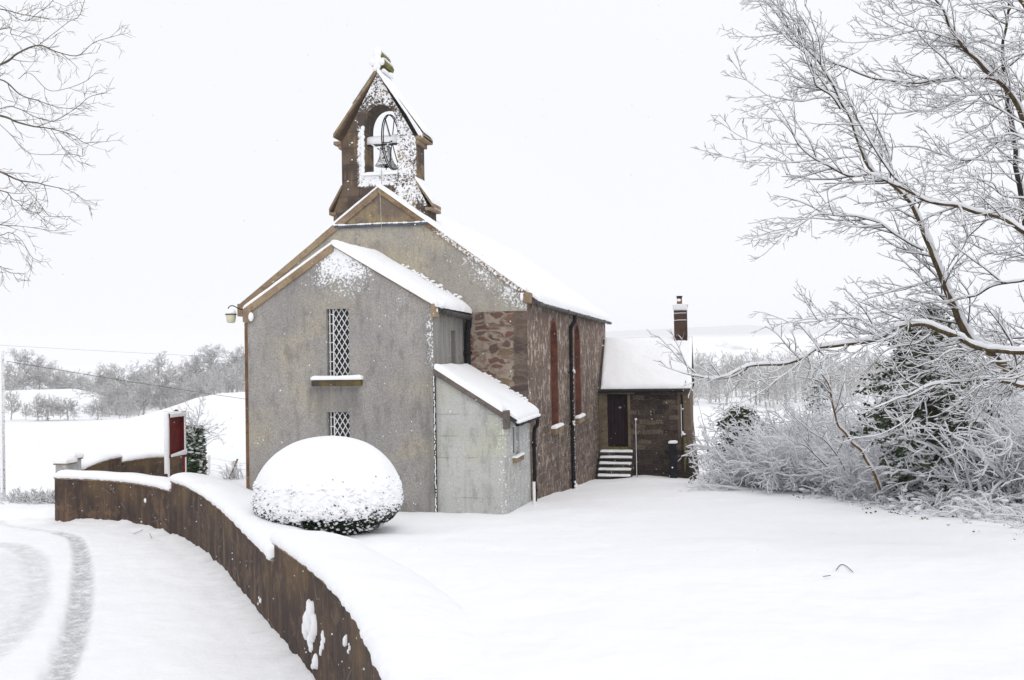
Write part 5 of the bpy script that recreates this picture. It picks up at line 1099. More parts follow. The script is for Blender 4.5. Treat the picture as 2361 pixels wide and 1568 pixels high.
def upper_tree():
    base = P(2720, 1200, 16.5); t = thing('snowy_tree', 'second snow-laden tree whose trunk rises steeply through the top right corner', 'tree', (base[0], base[1], gz(base[0], base[1])))
    T = Tree(23); kw = dict(trop=TL*.6, dens=5.0, upcurl=.05, minr=.0028); q = lambda *a: Zb(*a)
    T.guide([(2720,1240,16.5,.3),(2600,900,16.5,.22),(2480,520,16.3,.16)]+G(Zb, [(2080,900),(1991,750),(1900,580),(1780,450),(1680,350),(1570,240),(1510,100),(1440,0),(1400,-80)], 16.2, 15.6, .11, .02), 3, L=1.3, t0=.4, **kw)
    T.guide(G(Zb, [(2060,200),(1991,50),(1960,0),(1930,-60)], 16.5, 16.5, .10, .06), 3, L=1.2, **kw)
    T.guide(G(Zb, [(1830,500),(1730,480),(1500,490),(1320,510),(1050,480),(900,420),(780,370),(680,310),(590,230),(540,120),(450,20)], 16, 15, .05, .008), 3, L=1.0, **kw)
    T.guide(G(Zb, [(1860,590),(1720,580),(1600,600),(1480,670),(1300,690),(1130,705),(1000,690),(900,690)], 16, 15.2, .035, .006), 3, L=.9, **kw)
    T.guide(G(Zb, [(1580,250),(1380,190),(1200,220),(1080,255),(930,265),(800,260)], 15.8, 15.2, .025, .006), 3, L=.8, **kw)
    T.guide(G(Zb, [(1991,760),(1880,700),(1790,640),(1680,620),(1560,640),(1450,700)], 15.5, 15, .03, .007), 3, L=.9, **kw)
    T.guide(G(Zb, [(2080,1260),(1991,1230),(1850,1200),(1800,1130),(1700,1100),(1580,1090)], 15, 14.6, .04, .008), 3, L=.9, **kw)
    T.guide(G(Zb, [(2080,900),(1930,830),(1800,850),(1650,900),(1500,990),(1380,1060)], 15.4, 14.6, .03, .006), 3, L=.9, **kw)
    T.guide(G(Zb, [(1991,330),(1850,400),(1760,480),(1600,560)], 16, 15.5, .03, .01), 3, L=.9, **kw)
    T.guide(G(Zb, [(1560,1600),(1600,1550),(1660,1450),(1770,1350),(1850,1310)], 14.6, 14.4, .02, .03), 2, L=.6, **kw)
    T.guide(G(Zb, [(1500,60),(1380,40),(1250,100),(1120,20),(1000,-20)], 15.5, 15, .02, .006), 3, L=.8, **kw)
    for i in range(17):
        y0 = T.R.uniform(40, 900); x0 = T.R.uniform(2400, 2520); d0 = T.R.uniform(14.5, 19); ln = T.R.uniform(180, 420); up_ = T.R.uniform(-.15, .75); pl = []
        for k in range(6): t_ = k/5; pl.append((x0-ln*t_, y0-ln*up_*t_*(1-.35*t_)+10*math.sin(k*2+i), d0-.5*t_, .028*(1-.8*t_)+.006))
        T.guide(pl, 3, L=.85, **kw)
    T.meshes(t, M_BARK, M_TWIG)
    b2 = P(2560, 1190, 19); t2 = thing('snowy_tree', 'dark upright trunk at the top right, half hidden behind the nearer snowy branches', 'tree', (b2[0], b2[1], gz(b2[0], b2[1])))
    T = Tree(31); T.guide([(2440,1220,19,.24),(2400,800,19,.18),(2350,430,19,.12)]+G(Zb, [(1890,640),(1870,440),(1860,300),(1880,160),(1900,0),(1890,-120)], 19, 19, .09, .04), 3, L=1.5, t0=.35, dens=2.0, trop=np.array([0, 0, .3]))
    for pl in ([(1870,430),(1990,330),(2080,260)], [(1860,330),(1780,290),(1680,250),(1560,200)], [(1880,150),(1780,80),(1700,20)], [(1890,640),(1780,760),(1640,840),(1500,900)], [(1900,800),(1750,950),(1600,1010),(1480,1010)]):
        T.guide(G(Zb, pl, 19, 18.4, .045, .012), 3, L=1.2, dens=2.4, trop=TL*.4)
    T.meshes(t2, m_bark('dark_wet_bark', (.012, .010, .009), (.03, .024, .018)), M_TWIG)
upper_tree()
def left_tree():
    base = P(-620, 1300, 10.5); t = thing('bare_tree', 'bare leafless tree reaching fine twigs in from the upper left edge', 'tree', (base[0], base[1], ZROAD))
    T = Tree(43, .36); f = lambda x, y: (.4215*x, .4215*y); TRr = RT*.8+np.array([0, 0, .12]); kw = dict(trop=TRr*.35, dens=5.2, upcurl=.06, minr=.0022, ang=(22, 55))
    T.limb(catmull(np.array([P(-620, 1900, 10.5), P(-600, 1200, 10.5), P(-520, 700, 10.5), P(-420, 250, 10.6), P(-380, -200, 10.8)]), 6), np.linspace(.26, .08, 25))
    L = [([(-900,500),(-300,560),(0,625),(80,655),(180,685),(270,700),(400,735),(460,780),(560,780)], .05, .003), ([(-900,500),(-300,420),(0,350),(100,290),(215,245),(310,285),(430,300),(520,240),(620,200)], .05, .003),
         ([(-950,900),(-300,880),(0,940),(110,985),(200,1000),(280,1025),(400,1055),(470,1110)], .05, .003), ([(-900,420),(-200,400),(0,440),(100,520),(210,555),(300,580),(390,590)], .04, .003), ([(-800,100),(-200,30),(0,50),(100,75),(190,90),(260,105),(350,110)], .03, .003),
         ([(-900,950),(-200,1000),(0,1040),(80,1090),(130,1140),(210,1165)], .03, .003), ([(-900,1150),(-200,1200),(0,1230),(120,1240),(290,1265)], .03, .003), ([(110,985),(170,1060),(230,1130),(260,1180),(340,1185)], .007, .003),
         ([(-700,1250),(-150,1300),(0,1290),(50,1270),(110,1310),(170,1400),(220,1430)], .02, .003), ([(-600,300),(0,160),(60,190),(140,210),(240,260)], .02, .003), ([(0,30),(120,110),(220,60),(320,-20)], .012, .003), ([(215,245),(300,180),(380,120),(430,90),(460,0)], .006, .003),
         ([(-300,760),(0,590),(90,590),(200,640),(300,660),(400,600),(480,540),(555,520)], .02, .003), ([(100,430),(160,400),(260,490),(360,485),(460,450),(500,420)], .008, .003), ([(270,700),(330,780),(380,840),(435,850)], .006, .003), ([(-200,1400),(0,1460),(40,1485),(100,1497)], .012, .003), ([(0,680),(60,740),(130,820),(220,840),(330,840)], .010, .003)]
    for pl, r0, r1 in L: T.guide(G(f, pl, 10.5+T.R.uniform(-1, .3), 10.2+T.R.uniform(-1.4, .8), r0, r1), 3, L=.38, t0=.35 if pl[0][0] < -200 else .1, **kw)
    T.meshes(t, M_TWIGB, M_TWIGB, snow=False)
left_tree()

# ------------------------------------------------------------------ clipped bush in front of the porch
def clipped_bush():
    c = P(757, 1200, 16.9); zg0 = -3.15; ztop = z_at(757, 1012, 16.9); a = 160/F*16.9
    t = thing('clipped_bush', 'big rounded evergreen bush smothered in snow, in front of the porch', 'bush', (c[0], c[1], gz(c[0], c[1])))
    H = ztop-zg0
    zc = zg0+.60; up_h = ztop-zc
    def surf(az, v, infl=1.0):          # v: -1 (bottom) .. 1 (top)
        if v >= 0: r = math.cos(v*math.pi/2)**.82; z = zc+up_h*math.sin(v*math.pi/2)
        else: r = 1-.42*(-v)**2.0; z = zc+.62*v
        lop = 1+.05*math.cos(az*2+.4); rx = a*r*lop*infl
        return np.array([c[0]+rx*math.cos(az), c[1]+rx*math.sin(az), z])
    # snow blanket with a ragged lower hem
    nA, nV = 220, 84; vs = []; fs = []
    for j in range(nV+1):
        for i in range(nA):
            az = 2*math.pi*i/nA; hem = -.44+.10*noise.noise(Vector((math.cos(az)*3, math.sin(az)*3, 1)))+.10*noise.noise(Vector((math.cos(az)*11, math.sin(az)*11, 4)))+.05*math.cos(az+.9)
            v = 1-(1-hem)*(j/nV); p = surf(az, v); low = max(0, min(1, (.36-v)/.55)); n1 = noise.noise(Vector(p*9)); n2 = noise.noise(Vector(p*19)); n0 = noise.noise(Vector(p*1.7))
            o = nrm(p-np.array([c[0], c[1], zc-.1])); e = .035*(1 if j < nV-2 else -1.2)
            p = p+o*(e+.03*n0+low*(.045*n1+.04*n2)); vs.append(p)
    for j in range(nV):
        for i in range(nA): fs.append((j*nA+i, (j+1)*nA+i, (j+1)*nA+(i+1) % nA, j*nA+(i+1) % nA))
    MB().add(vs, fs).build('snow_blanket', S, t, smooth=True)
    R = random.Random(5); lf = MB(); cl = MB()
    for k in range(9000):
        az = R.uniform(0, 2*math.pi); v = R.uniform(-1, .25); p = surf(az, v, R.uniform(.84, 1.005))
        o = nrm(np.array([math.cos(az), math.sin(az), R.uniform(-.3, .6)])); s = nrm(np.cross(o, [R.gauss(0, 1), R.gauss(0, 1), R.gauss(0, 1)])); l = R.uniform(.03, .07); wd = l*.34
        lf.add([p-s*wd, p+o*l*.5+s*wd*.0-nrm(np.cross(o, s))*wd*.2, p+s*wd, p+o*l], [(0, 1, 2, 3)])
    for k in range(2600):
        az = R.uniform(0, 2*math.pi); v = R.uniform(-.85, .2); 
        if R.random() > (v+1.1)/1.0: continue
        p = surf(az, v, 1.03); r = R.uniform(.008, .034); cl.ball(p+np.array([0, 0, r*.5]), (r*1.3, r*1.2, r*.75), 6, 4)
    for k in range(5200):
        az = R.uniform(0, 2*math.pi); v = R.uniform(-.62, .30); pr = .02+1.3*max(0, (.10-v)/.72)**1.5*(1.0 if math.cos(az+.6) > -.2 else .6)
        if R.random() > pr: continue
        p = surf(az, v, 1.035); o = nrm(np.array([math.cos(az), math.sin(az), R.uniform(-.7, .5)]))
        for q in range(4):
            o2 = nrm(o+np.array([R.gauss(0, .5), R.gauss(0, .5), R.gauss(0, .4)])); s2 = nrm(np.cross(o2, [R.gauss(0, 1), R.gauss(0, 1), R.gauss(0, 1)])); l = R.uniform(.025, .055); b_ = p-o2*l*.3; lf.add([b_-s2*l*.12, b_+o2*l*.5-s2*l*.2, b_+o2*l, b_+o2*l*.5+s2*l*.2], [(0, 1, 2, 3)])
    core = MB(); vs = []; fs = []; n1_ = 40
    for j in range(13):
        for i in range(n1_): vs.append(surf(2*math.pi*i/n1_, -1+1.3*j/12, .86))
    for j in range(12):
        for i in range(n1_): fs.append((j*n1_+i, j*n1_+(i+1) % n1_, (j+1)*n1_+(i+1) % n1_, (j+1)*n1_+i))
    core.add(vs, fs).build('dark_core', m_simple('bush_core', (.006, .009, .006), .9, .3), t)  # closed near-black shell behind the leaves, filling the bush
    lf.build('leaves', m_leaf('dark_evergreen', (.012, .030, .014), (.03, .055, .02), .25), t); cl.build('snow_clumps', S, t, smooth=True)
clipped_bush()

# ------------------------------------------------------------------ notice board
def notice_board():
    A = P(384.5, 1000, 25.0); B = P(424, 1000, 25.85); zt = z_at(384, 955, 25.0); zb = z_at(386, 1053, 25.0); zg0 = min(gz(A[0], A[1]), -3.75)-.1
    t = thing('notice_board', 'dark red framed notice board on two snow-streaked posts behind the curved wall', 'notice board', (A[0], A[1], zg0))
    u = nrm(np.array([B[0]-A[0], B[1]-A[1], 0])); n = np.array([u[1], -u[0], 0]); 
    if n@(-A) < 0: n = -n
    L = np.linalg.norm((B-A)[:2]); X = lambda s, o, z: np.array([A[0], A[1], 0])+u*s+n*o+np.array([0, 0, z])
    for s in (0, L): MB().bar(X(s, 0, zg0-.3), X(s, 0, zt+.02), .09, .09, up=n).build('post', M_REDP, t)
    pn = MB(); pn.bar(X(.03, -.02, (zt+zb)/2), X(L-.03, -.02, (zt+zb)/2), .03, zt-zb-.06, up=(0, 0, 1)); pn.build('panel', M_REDP, t)
    fr = MB(); fr.bar(X(.0, .03, zt-.05), X(L, .03, zt-.05), .10, .10, up=(0, 0, 1)); fr.bar(X(.0, .03, zb), X(L, .03, zb), .10, .09, up=(0, 0, 1)); fr.bar(X(L-.05, .035, zb), X(L-.05, .035, zt), .07, .08, up=n); fr.bar(X(.05, .035, zb), X(.05, .035, zt), .07, .08, up=n); fr.build('frame', M_REDP, t)
    cap = MB(); m = L/2+.05; cap.add([X(m-.16, -.03, zt+.02), X(m+.16, -.03, zt+.02), X(m, -.03, zt+.10), X(m-.16, .03, zt+.02), X(m+.16, .03, zt+.02), X(m, .03, zt+.10)], [(0, 2, 1), (3, 4, 5), (0, 1, 4, 3), (1, 2, 5, 4), (2, 0, 3, 5)]); cap.build('finial', M_REDP, t)
    s = MB(); snow_slab(s, X(.03, .085, zt-.10), X(L-.03, .085, zt-.10), X(L-.03, .085, zt+.01), X(.03, .085, zt+.01), .02, 20, 10, rag=.006, lip=.0, seed=1, up=n)
    snow_slab(s, X(.05, .085, zb-.02), X(L-.02, .085, zb-.02), X(L-.02, .085, zb+.13), X(.05, .085, zb+.05), .025, 20, 10, rag=.006, lip=.0, seed=2, up=n)
    snow_slab(s, X(L-.13, .08, zb+.1), X(L-.05, .08, zb+.1), X(L-.05, .08, zt-.1), X(L-.13, .08, zt-.1), .015, 10, 20, rag=.006, lip=.0, seed=3, up=n)
    # the left post is plastered white on its weather side
    snow_slab(s, X(-.05, .046, zg0), X(.035, .046, zg0), X(.035, .046, zt+.03), X(-.05, .046, zt+.03), .018, 8, 30, rag=.006, lip=.0, seed=4, up=n)
    snow_slab(s, X(-.046, -.05, zg0+1.0), X(-.046, .05, zg0+1.0), X(-.046, .05, zt+.03), X(-.046, -.05, zt+.03), .015, 8, 30, rag=.006, lip=.0, seed=5, up=-u)
    snow_slab(s, X(L-.04, .046, zg0), X(L+.02, .046, zg0), X(L+.02, .046, zb-.1), X(L-.04, .046, zb-.1), .015, 8, 14, rag=.006, lip=.0, seed=6, up=n)
    snow_slab(s, X(-.04, -.05, zt+.02), X(L+.04, -.05, zt+.02), X(L+.04, .08, zt+.02), X(-.04, .08, zt+.02), .03, 20, 8, lip=0.0, seed=8)
    s.build('stuck_snow', S, t, smooth=True)
notice_board()

# ------------------------------------------------------------------ far wing of the gateway and its piers
def far_wall():
    seq = [[(178,1086,28.5),(210,1072,29.0),(240,1062,29.5),(272,1056,30)], [(273,1067,30),(310,1061,30.6),(345,1057,31.2),(381,1055,31.6),(418,1054,32),(470,1058,32.6)]]
    p0 = P(*seq[1][0]); t = thing('gateway_wall', 'low brown wall beyond the gateway, half hidden behind the curved wall', 'wall', (p0[0], p0[1], -4.3))
    fd = dict(v=[], f=[], run=[], top=[]); cop = MB(); snw = MB(); off = 0
    for k, s in enumerate(seq):
        pts = [P(*q) for q in s]; line = np.array([xy2sd(p[0], p[1]) for p in pts]); line = catmull(line, 8)[::-1]; zz = catmull(np.array([[p[2]] for p in pts]), 8)[::-1, 0]; run = run_of(line)
        wall_piece(fd, cop, snw, line, lambda r: float(np.interp(r, run, zz)), -5.0, 0, run[-1], None, th=.16, seed=40+k*5)
    # back-to-front: make sure the face we see has body
    face_obj(fd, 'wall_face', M_WALL, t); cop.build('coping', M_COP, t); snw.build('snow_cap', S, t, smooth=True)
far_wall()
M_PIER = m_simple('rendered_pier', (.42, .42, .42), .9, .2, 5, snow=.12)
for (xa_, xb_p, yt, d, lab) in ((132, 168, 1067, 26.3, 'nearer square gate pier, snow-topped, just past the left end of the curved wall'), (152, 184, 1056, 28.0, 'rear square gate pier with a slab of snow, next to the gateway wall')):
    a = P(xa_, yt, d); b = P(xb_p, yt, d); m = (a+b)/2; h = np.linalg.norm(b-a)/2; t = thing('gate_pier', lab, 'gate pier', (m[0], m[1], -4.25), group='gate piers'); zt = m[2]; e = h*.78
    MB().box((m[0]-e, m[1]-e, -4.8), (m[0]+e, m[1]+e, zt-.04)).build('shaft', M_PIER, t)
    MB().box((m[0]-h, m[1]-h, zt-.04), (m[0]+h, m[1]+h, zt)).build('cap', M_PALE, t, bevel=.015)
    snow_slab(MB(), (m[0]-h, m[1]-h, zt), (m[0]+h, m[1]-h, zt), (m[0]+h, m[1]+h, zt), (m[0]-h, m[1]+h, zt), .16, 14, 14, lip=.03, seed=d).build('snow_cap', S, t, smooth=True)

# ------------------------------------------------------------------ utility pole, wires, field fence
pp = P(6, 1132, 28.4); pt = P(4, 812, 28.4)
pole = thing('utility_pole', 'snow-plastered timber utility pole at the left edge of the road', 'pole', (pp[0], pp[1], pp[2]))
MB().tube([(pp[0], pp[1], pp[2]-.5), (pt[0], pt[1], pt[2])], [.085, .07], 12).build('shaft', M_POLE, pole, smooth=True)
ps = MB(); z = pp[2]
while z < pt[2]: ps.ball((pt[0]+.02, pt[1]-.06, z), (.05, .035, .06), 6, 4); z += .07
ps.ball((pt[0], pt[1], pt[2]+.02), (.08, .08, .05)); ps.build('stuck_snow', S, pole, smooth=True)
ins = MB()
for y in (838, 858): 
    q = P(14, y, 28.3); MB().tube([(pt[0], pt[1], q[2]), q], .015, 6).ball(q, (.03, .03, .04), 8, 5).build('insulator', M_WHITE, pole)
def wire(label, p, q, sag, r=.012):
    p = np.array(p); q = np.array(q); pts = [p+(q-p)*t-np.array([0, 0, sag*4*t*(1-t)]) for t in np.linspace(0, 1, 24)]
    tag(MB().tube(pts, r, 5).build('overhead_wire', m_simple('wire_grey', (.12, .12, .13), .6, .1), None), label, 'wire')
wire('thin dark wire sloping from the pole across the bare trees towards the church', P(16, 833, 28.3), P(900, 962, 46), .12, .009)
wire('faint upper wire crossing the pale sky above the bare trees at left', P(-300, 776, 70), P(900, 838, 78), .2, .008)
def fence():
    pr = [(478, 1050, 1090, 34.2, .16), (541, 1062, 1104, 32.6, .10), (400, 1050, 1085, 34.8, .08), (620, 1070, 1110, 32, .09)]
    base = P(478, 1090, 34.2); t = thing('wire_fence', 'snowy post and wire fence with a slanting stay, left of the porch', 'fence', (base[0], base[1], base[2]))
    tops = []
    for x, y0, y1, d, w_ in pr:
        a = P(x, y1, d); b = P(x, y0, d); g = gz(a[0], a[1]); MB().bar((a[0], a[1], min(g, a[2])-.3), (b[0], b[1], b[2]), w_, w_, up=(0, 1, 0)).build('post', M_POLE, t); tops.append((b, a))
    a = P(529, 1104, 32.3); b = P(548, 1058, 32.5); MB().tube([a, b], .032, 6).build('stay', M_PALE, t)
    wm = MB(); order = [2, 0, 1, 3]
    for i, j in zip(order[:-1], order[1:]):
        for f in (.1, .45, .8): wm.tube([tops[i][0]+(tops[i][1]-tops[i][0])*f, tops[j][0]+(tops[j][1]-tops[j][0])*f], .008, 4)
    wm.build('wire', M_SHRUB, t)
fence()
q = P(541, 1104, 32.5); T = Tree(77); t = thing('snowy_shrub', 'small tuft of brown stems at the foot of the fence stay', 'shrub', (q[0], q[1], q[2]), group='snowy shrubs')
for i in range(26): T.spray(q+np.array([random.uniform(-.3, .3), random.uniform(-.3, .3), -.1]), (random.gauss(0, .3), random.gauss(0, .3), 1), random.uniform(.4, .75), .008, 1, 2, dens=4, minr=.005)
T.meshes(t, M_SHRUB, M_SHRUB, thick=1.4)

# ------------------------------------------------------------------ leaf masses
def leaf_cloud(n, sample, size, R, up=.2):
    V = np.empty((n*4, 3)); 
    for i in range(n):
        p = sample(R); o = nrm(np.array([R.gauss(0, 1), R.gauss(0, 1), R.gauss(0, .6)+up])); s = nrm(np.cross(o, [R.gauss(0, 1), R.gauss(0, 1), R.gauss(0, 1)])); l = size*R.uniform(.6, 1.3); wd = l*.35
        V[i*4:i*4+4] = (p-s*wd*.2, p+o*l*.5-s*wd, p+o*l, p+o*l*.5+s*wd)
    return V, np.arange(n*4).reshape(n, 4)
M_YEW = m_leaf('yew_leaves', (.018, .038, .014), (.055, .085, .030), .15); M_IVY = m_leaf('ivy_leaves', (.02, .055, .012), (.045, .09, .025), .3)
def ivy_tree():
    b = P(447, 1090, 29.5); g = gz(b[0], b[1]); t = thing('ivy_tree', 'ivy-clad tree stump with thin bare shoots, right behind the red notice board', 'tree', (b[0], b[1], g)); R = random.Random(8); T = Tree(8)
    T.limb(np.array([(b[0], b[1], g-.2), (b[0]+.05, b[1], g+.9), (b[0], b[1], z_at(447, 985, 29.5))]), np.array([.16, .13, .08]))
    for i in range(34):
        zz = R.uniform(z_at(447, 1040, 29.5), z_at(447, 985, 29.5)); T.spray((b[0]+R.uniform(-.15, .15), b[1]+R.uniform(-.15, .15), zz), (R.gauss(0, .8), R.gauss(0, .8), R.uniform(.3, 1)), R.uniform(.6, 1.35), .008, 1, 3, dens=3.2, minr=.0045)
    T.meshes(t, M_BARK, M_FAR, thick=1.0)
    z0, z1 = g, z_at(447, 985, 29.5)
    def smp(R):
        u = R.random(); z = z0+(z1-z0)*u; r = (.42-.14*u+.10*noise.noise(Vector((z*3, 1, 2))))*math.sqrt(R.uniform(.3, 1)); a = R.uniform(0, 6.283); return np.array([b[0]+r*math.cos(a), b[1]+r*math.sin(a), z])
    V, Q = leaf_cloud(2600, smp, .11, R); mesh_np('ivy', V, Q, M_IVY, t, smooth=False)
    cl = MB()
    for i in range(620):
        p = smp(R); u = (p[2]-z0)/(z1-z0)
        if R.random() < .2+.9*u: cl.ball(p+np.array([0, 0, .03]), (R.uniform(.03, .09), R.uniform(.03, .09), R.uniform(.015, .04)), 6, 4)
    cl.build('snow_clumps', BS, t, smooth=True)
ivy_tree()
def conifer(px, pyb, pyt, d, wpx, label, n=5200, seed=2, snow=900, col=False):
    b = P(px, pyb, d); g = gz(b[0], b[1]); zt = z_at(px, pyt, d); W_ = wpx/F*d/2; t = thing('yew_tree', label, 'tree', (b[0], b[1], g)); R = random.Random(seed)
    MB().tube([(b[0], b[1], g-.3), (b[0], b[1], (g+zt)/2), (b[0]+.1, b[1], zt-.4)], [.16, .12, .04], 10).build('trunk', M_BARK, t, smooth=True)
    H = zt-g; boughs = []
    for i in range(170):
        u = R.random()**.9; z = g+H*(.04+.94*u); a = R.uniform(0, 6.283); L = W_*(((1-u)**.5) if not col else (.62+.38*min(1, u/.25))*min(1, (1-u)/.38)**.8)*R.uniform(.45, 1.15)*(.95+.75*noise.noise(Vector((math.cos(a)*1.3, math.sin(a)*1.3+seed, z*1.5))))+.12; boughs.append((z, L, a, R.uniform(.10, .32)))
    def smp(R):
        z, L, a, dr = boughs[R.randrange(len(boughs))]; s = R.random()**.7; r = L*s; return np.array([b[0]+r*math.cos(a)+R.gauss(0, .07), b[1]+r*math.sin(a)+R.gauss(0, .07), z-dr*L*s*s*1.2+R.gauss(0, .05)])
    V, Q = leaf_cloud(n, smp, .11, R, up=-.3); mesh_np('foliage', V, Q, M_YEW, t, smooth=False)
    cl = MB()
    for i in range(snow):
        z, L, a, dr = boughs[R.randrange(len(boughs))]; s = R.random()**.6; r = L*s; cl.ball((b[0]+r*math.cos(a)+R.gauss(0, .04), b[1]+r*math.sin(a)+R.gauss(0, .04), z-dr*L*s*s*1.2+.07), (R.uniform(.03, .11), R.uniform(.03, .11), R.uniform(.015, .035)), 6, 4)
    cl.build('snow_clumps', BS, t, smooth=True)
conifer(2150, 1088, 705, 21.5, 275, 'dark green yew tree showing through the snowy branches at right', 17000, 2, 2000, col=True)
conifer(1712, 1085, 935, 31, 205, 'squat dark evergreen bush half buried in snow, right of the annex', 7000, 3, 620)
conifer(1885, 960, 868, 44, 130, 'small snow-crusted evergreen behind the orange-barked sapling', 1500, 4, 620)

# ------------------------------------------------------------------ thicket on the right
def sapling():
    b = P(2005, 1080, 21.5); t = thing('sapling', 'slanting sapling with orange bark rising out of the snowy brambles', 'tree', (b[0], b[1], gz(b[0], b[1]))); T = Tree(51)
    T.guide([(2030,1130,21.5,.075),(2003,1068,21.5,.07),(1988,1040,21.5,.066),(1962,1019,21.5,.06),(1941,991,21.5,.058),(1927,961,21.5,.052),(1916,928,21.5,.05),(1911,895,21.4,.042),(1895,862,21.3,.03),(1870,840,21.2,.02),(1850,815,21.2,.01)], 3, L=1.2, dens=2.4, t0=.5, trop=TL*.4)
    T.guide([(1912,905,21.5,.03),(1890,880,21.3,.024),(1860,872,21.2,.018),(1810,865,21,.01)], 3, L=1.0, dens=3, trop=TL*.4)
    T.guide([(1913,915,21.5,.02),(1914,880,21.5,.014),(1916,850,21.5,.008)], 3, L=.8, dens=3)
    T.meshes(t, M_ORBARK, M_TWIG)
    for pl, lab in (([(1948,1085,22.5,.035),(1930,1050,22.5,.03),(1905,1020,22.4,.026),(1870,995,22.3,.02),(1835,965,22.2,.014),(1800,930,22.1,.008)], 'thin leaning sapling left of the orange-barked one'), ([(1915,1082,23,.035),(1880,1050,23,.03),(1858,1030,23,.025),(1830,1020,22.9,.018),(1800,1000,22.8,.01)], 'lowest leaning sapling, nearly flat over the snow at right of the annex')):
        b = P(*pl[0][:3]); t = thing('sapling', lab, 'tree', (b[0], b[1], gz(b[0], b[1]))); T = Tree(int(pl[0][0])); T.guide(pl, 3, L=1.1, dens=3.2, trop=TL*.3); T.meshes(t, M_ORBARK, M_TWIG)
sapling()
def shrub(px, pyb, d, h, sp, label, n=46, seed=1, arch=.25, dens=3.2, maxl=3, thick=2.35, minr=.0030):
    b = P(px, pyb, d); g = gz(b[0], b[1]); t = thing('snowy_shrub', label, 'shrub', (b[0], b[1], g), group='snowy shrubs'); T = Tree(seed); R = T.R
    for i in range(n):
        a = R.uniform(0, 6.283); rr_ = sp*.45*math.sqrt(R.random()); p = (b[0]+rr_*math.cos(a), b[1]+rr_*math.sin(a), g-.1); out = np.array([math.cos(a), math.sin(a), 0])*R.uniform(0, .8)
        T.spray(p, out+np.array([0, 0, R.uniform(.6, 1.2)]), h*R.uniform(.55, 1.1), R.uniform(.008, .016), 1, maxl, trop=out*.5+np.array([0, 0, -arch]), wob=.35, dens=dens, minr=minr, ratio=(.3, .55))
    T.meshes(t, M_SHRUB, M_SHRUB, thick=thick)
SH = [(1712,1100,32,1.1,1.1,'low snowy shrub nearest the corner of the annex'), (1762,1100,29.5,1.9,1.9,'snow-covered shrub in front of the squat evergreen bush'), (1805,1095,28,2.5,2.4,'tall pale snow-frosted shrub left of the leaning saplings'), (1850,1090,27,2.3,2.2,'snowy shrub tangled around the leaning saplings'),
      (1770,1085,36,3.0,3.0,'hazy snow-frosted shrub behind the squat evergreen'), (1925,1085,28,3.0,3.0,'snow-frosted shrub behind the orange-barked sapling'), (2000,1080,27,3.0,2.8,'dense frosted shrub between the sapling and the yew'), (2055,1095,24,2.1,2.2,'snowy shrub at the left foot of the yew'),
      (2290,1090,24,3.2,3.0,'broad frosted shrub to the right of the yew'), (2350,1110,21,3.0,2.8,'frosted shrub at the right edge of the picture'), (2265,1110,20.5,1.4,1.8,'low snowy shrub at the right foot of the yew'), (2330,1030,30,4.2,3.6,'tall hazy shrub behind the right-hand thicket'), (2040,1030,34,4.2,3.6,'tall hazy shrub behind the yew'), (2440,1120,21,3.0,3.0,'frosted shrub just off the right edge')]
for i, s in enumerate(SH): shrub(*s, n=46 if s[3] < 2.9 else 58, seed=200+i, dens=4.0 if s[3] < 2.9 else 3.0)
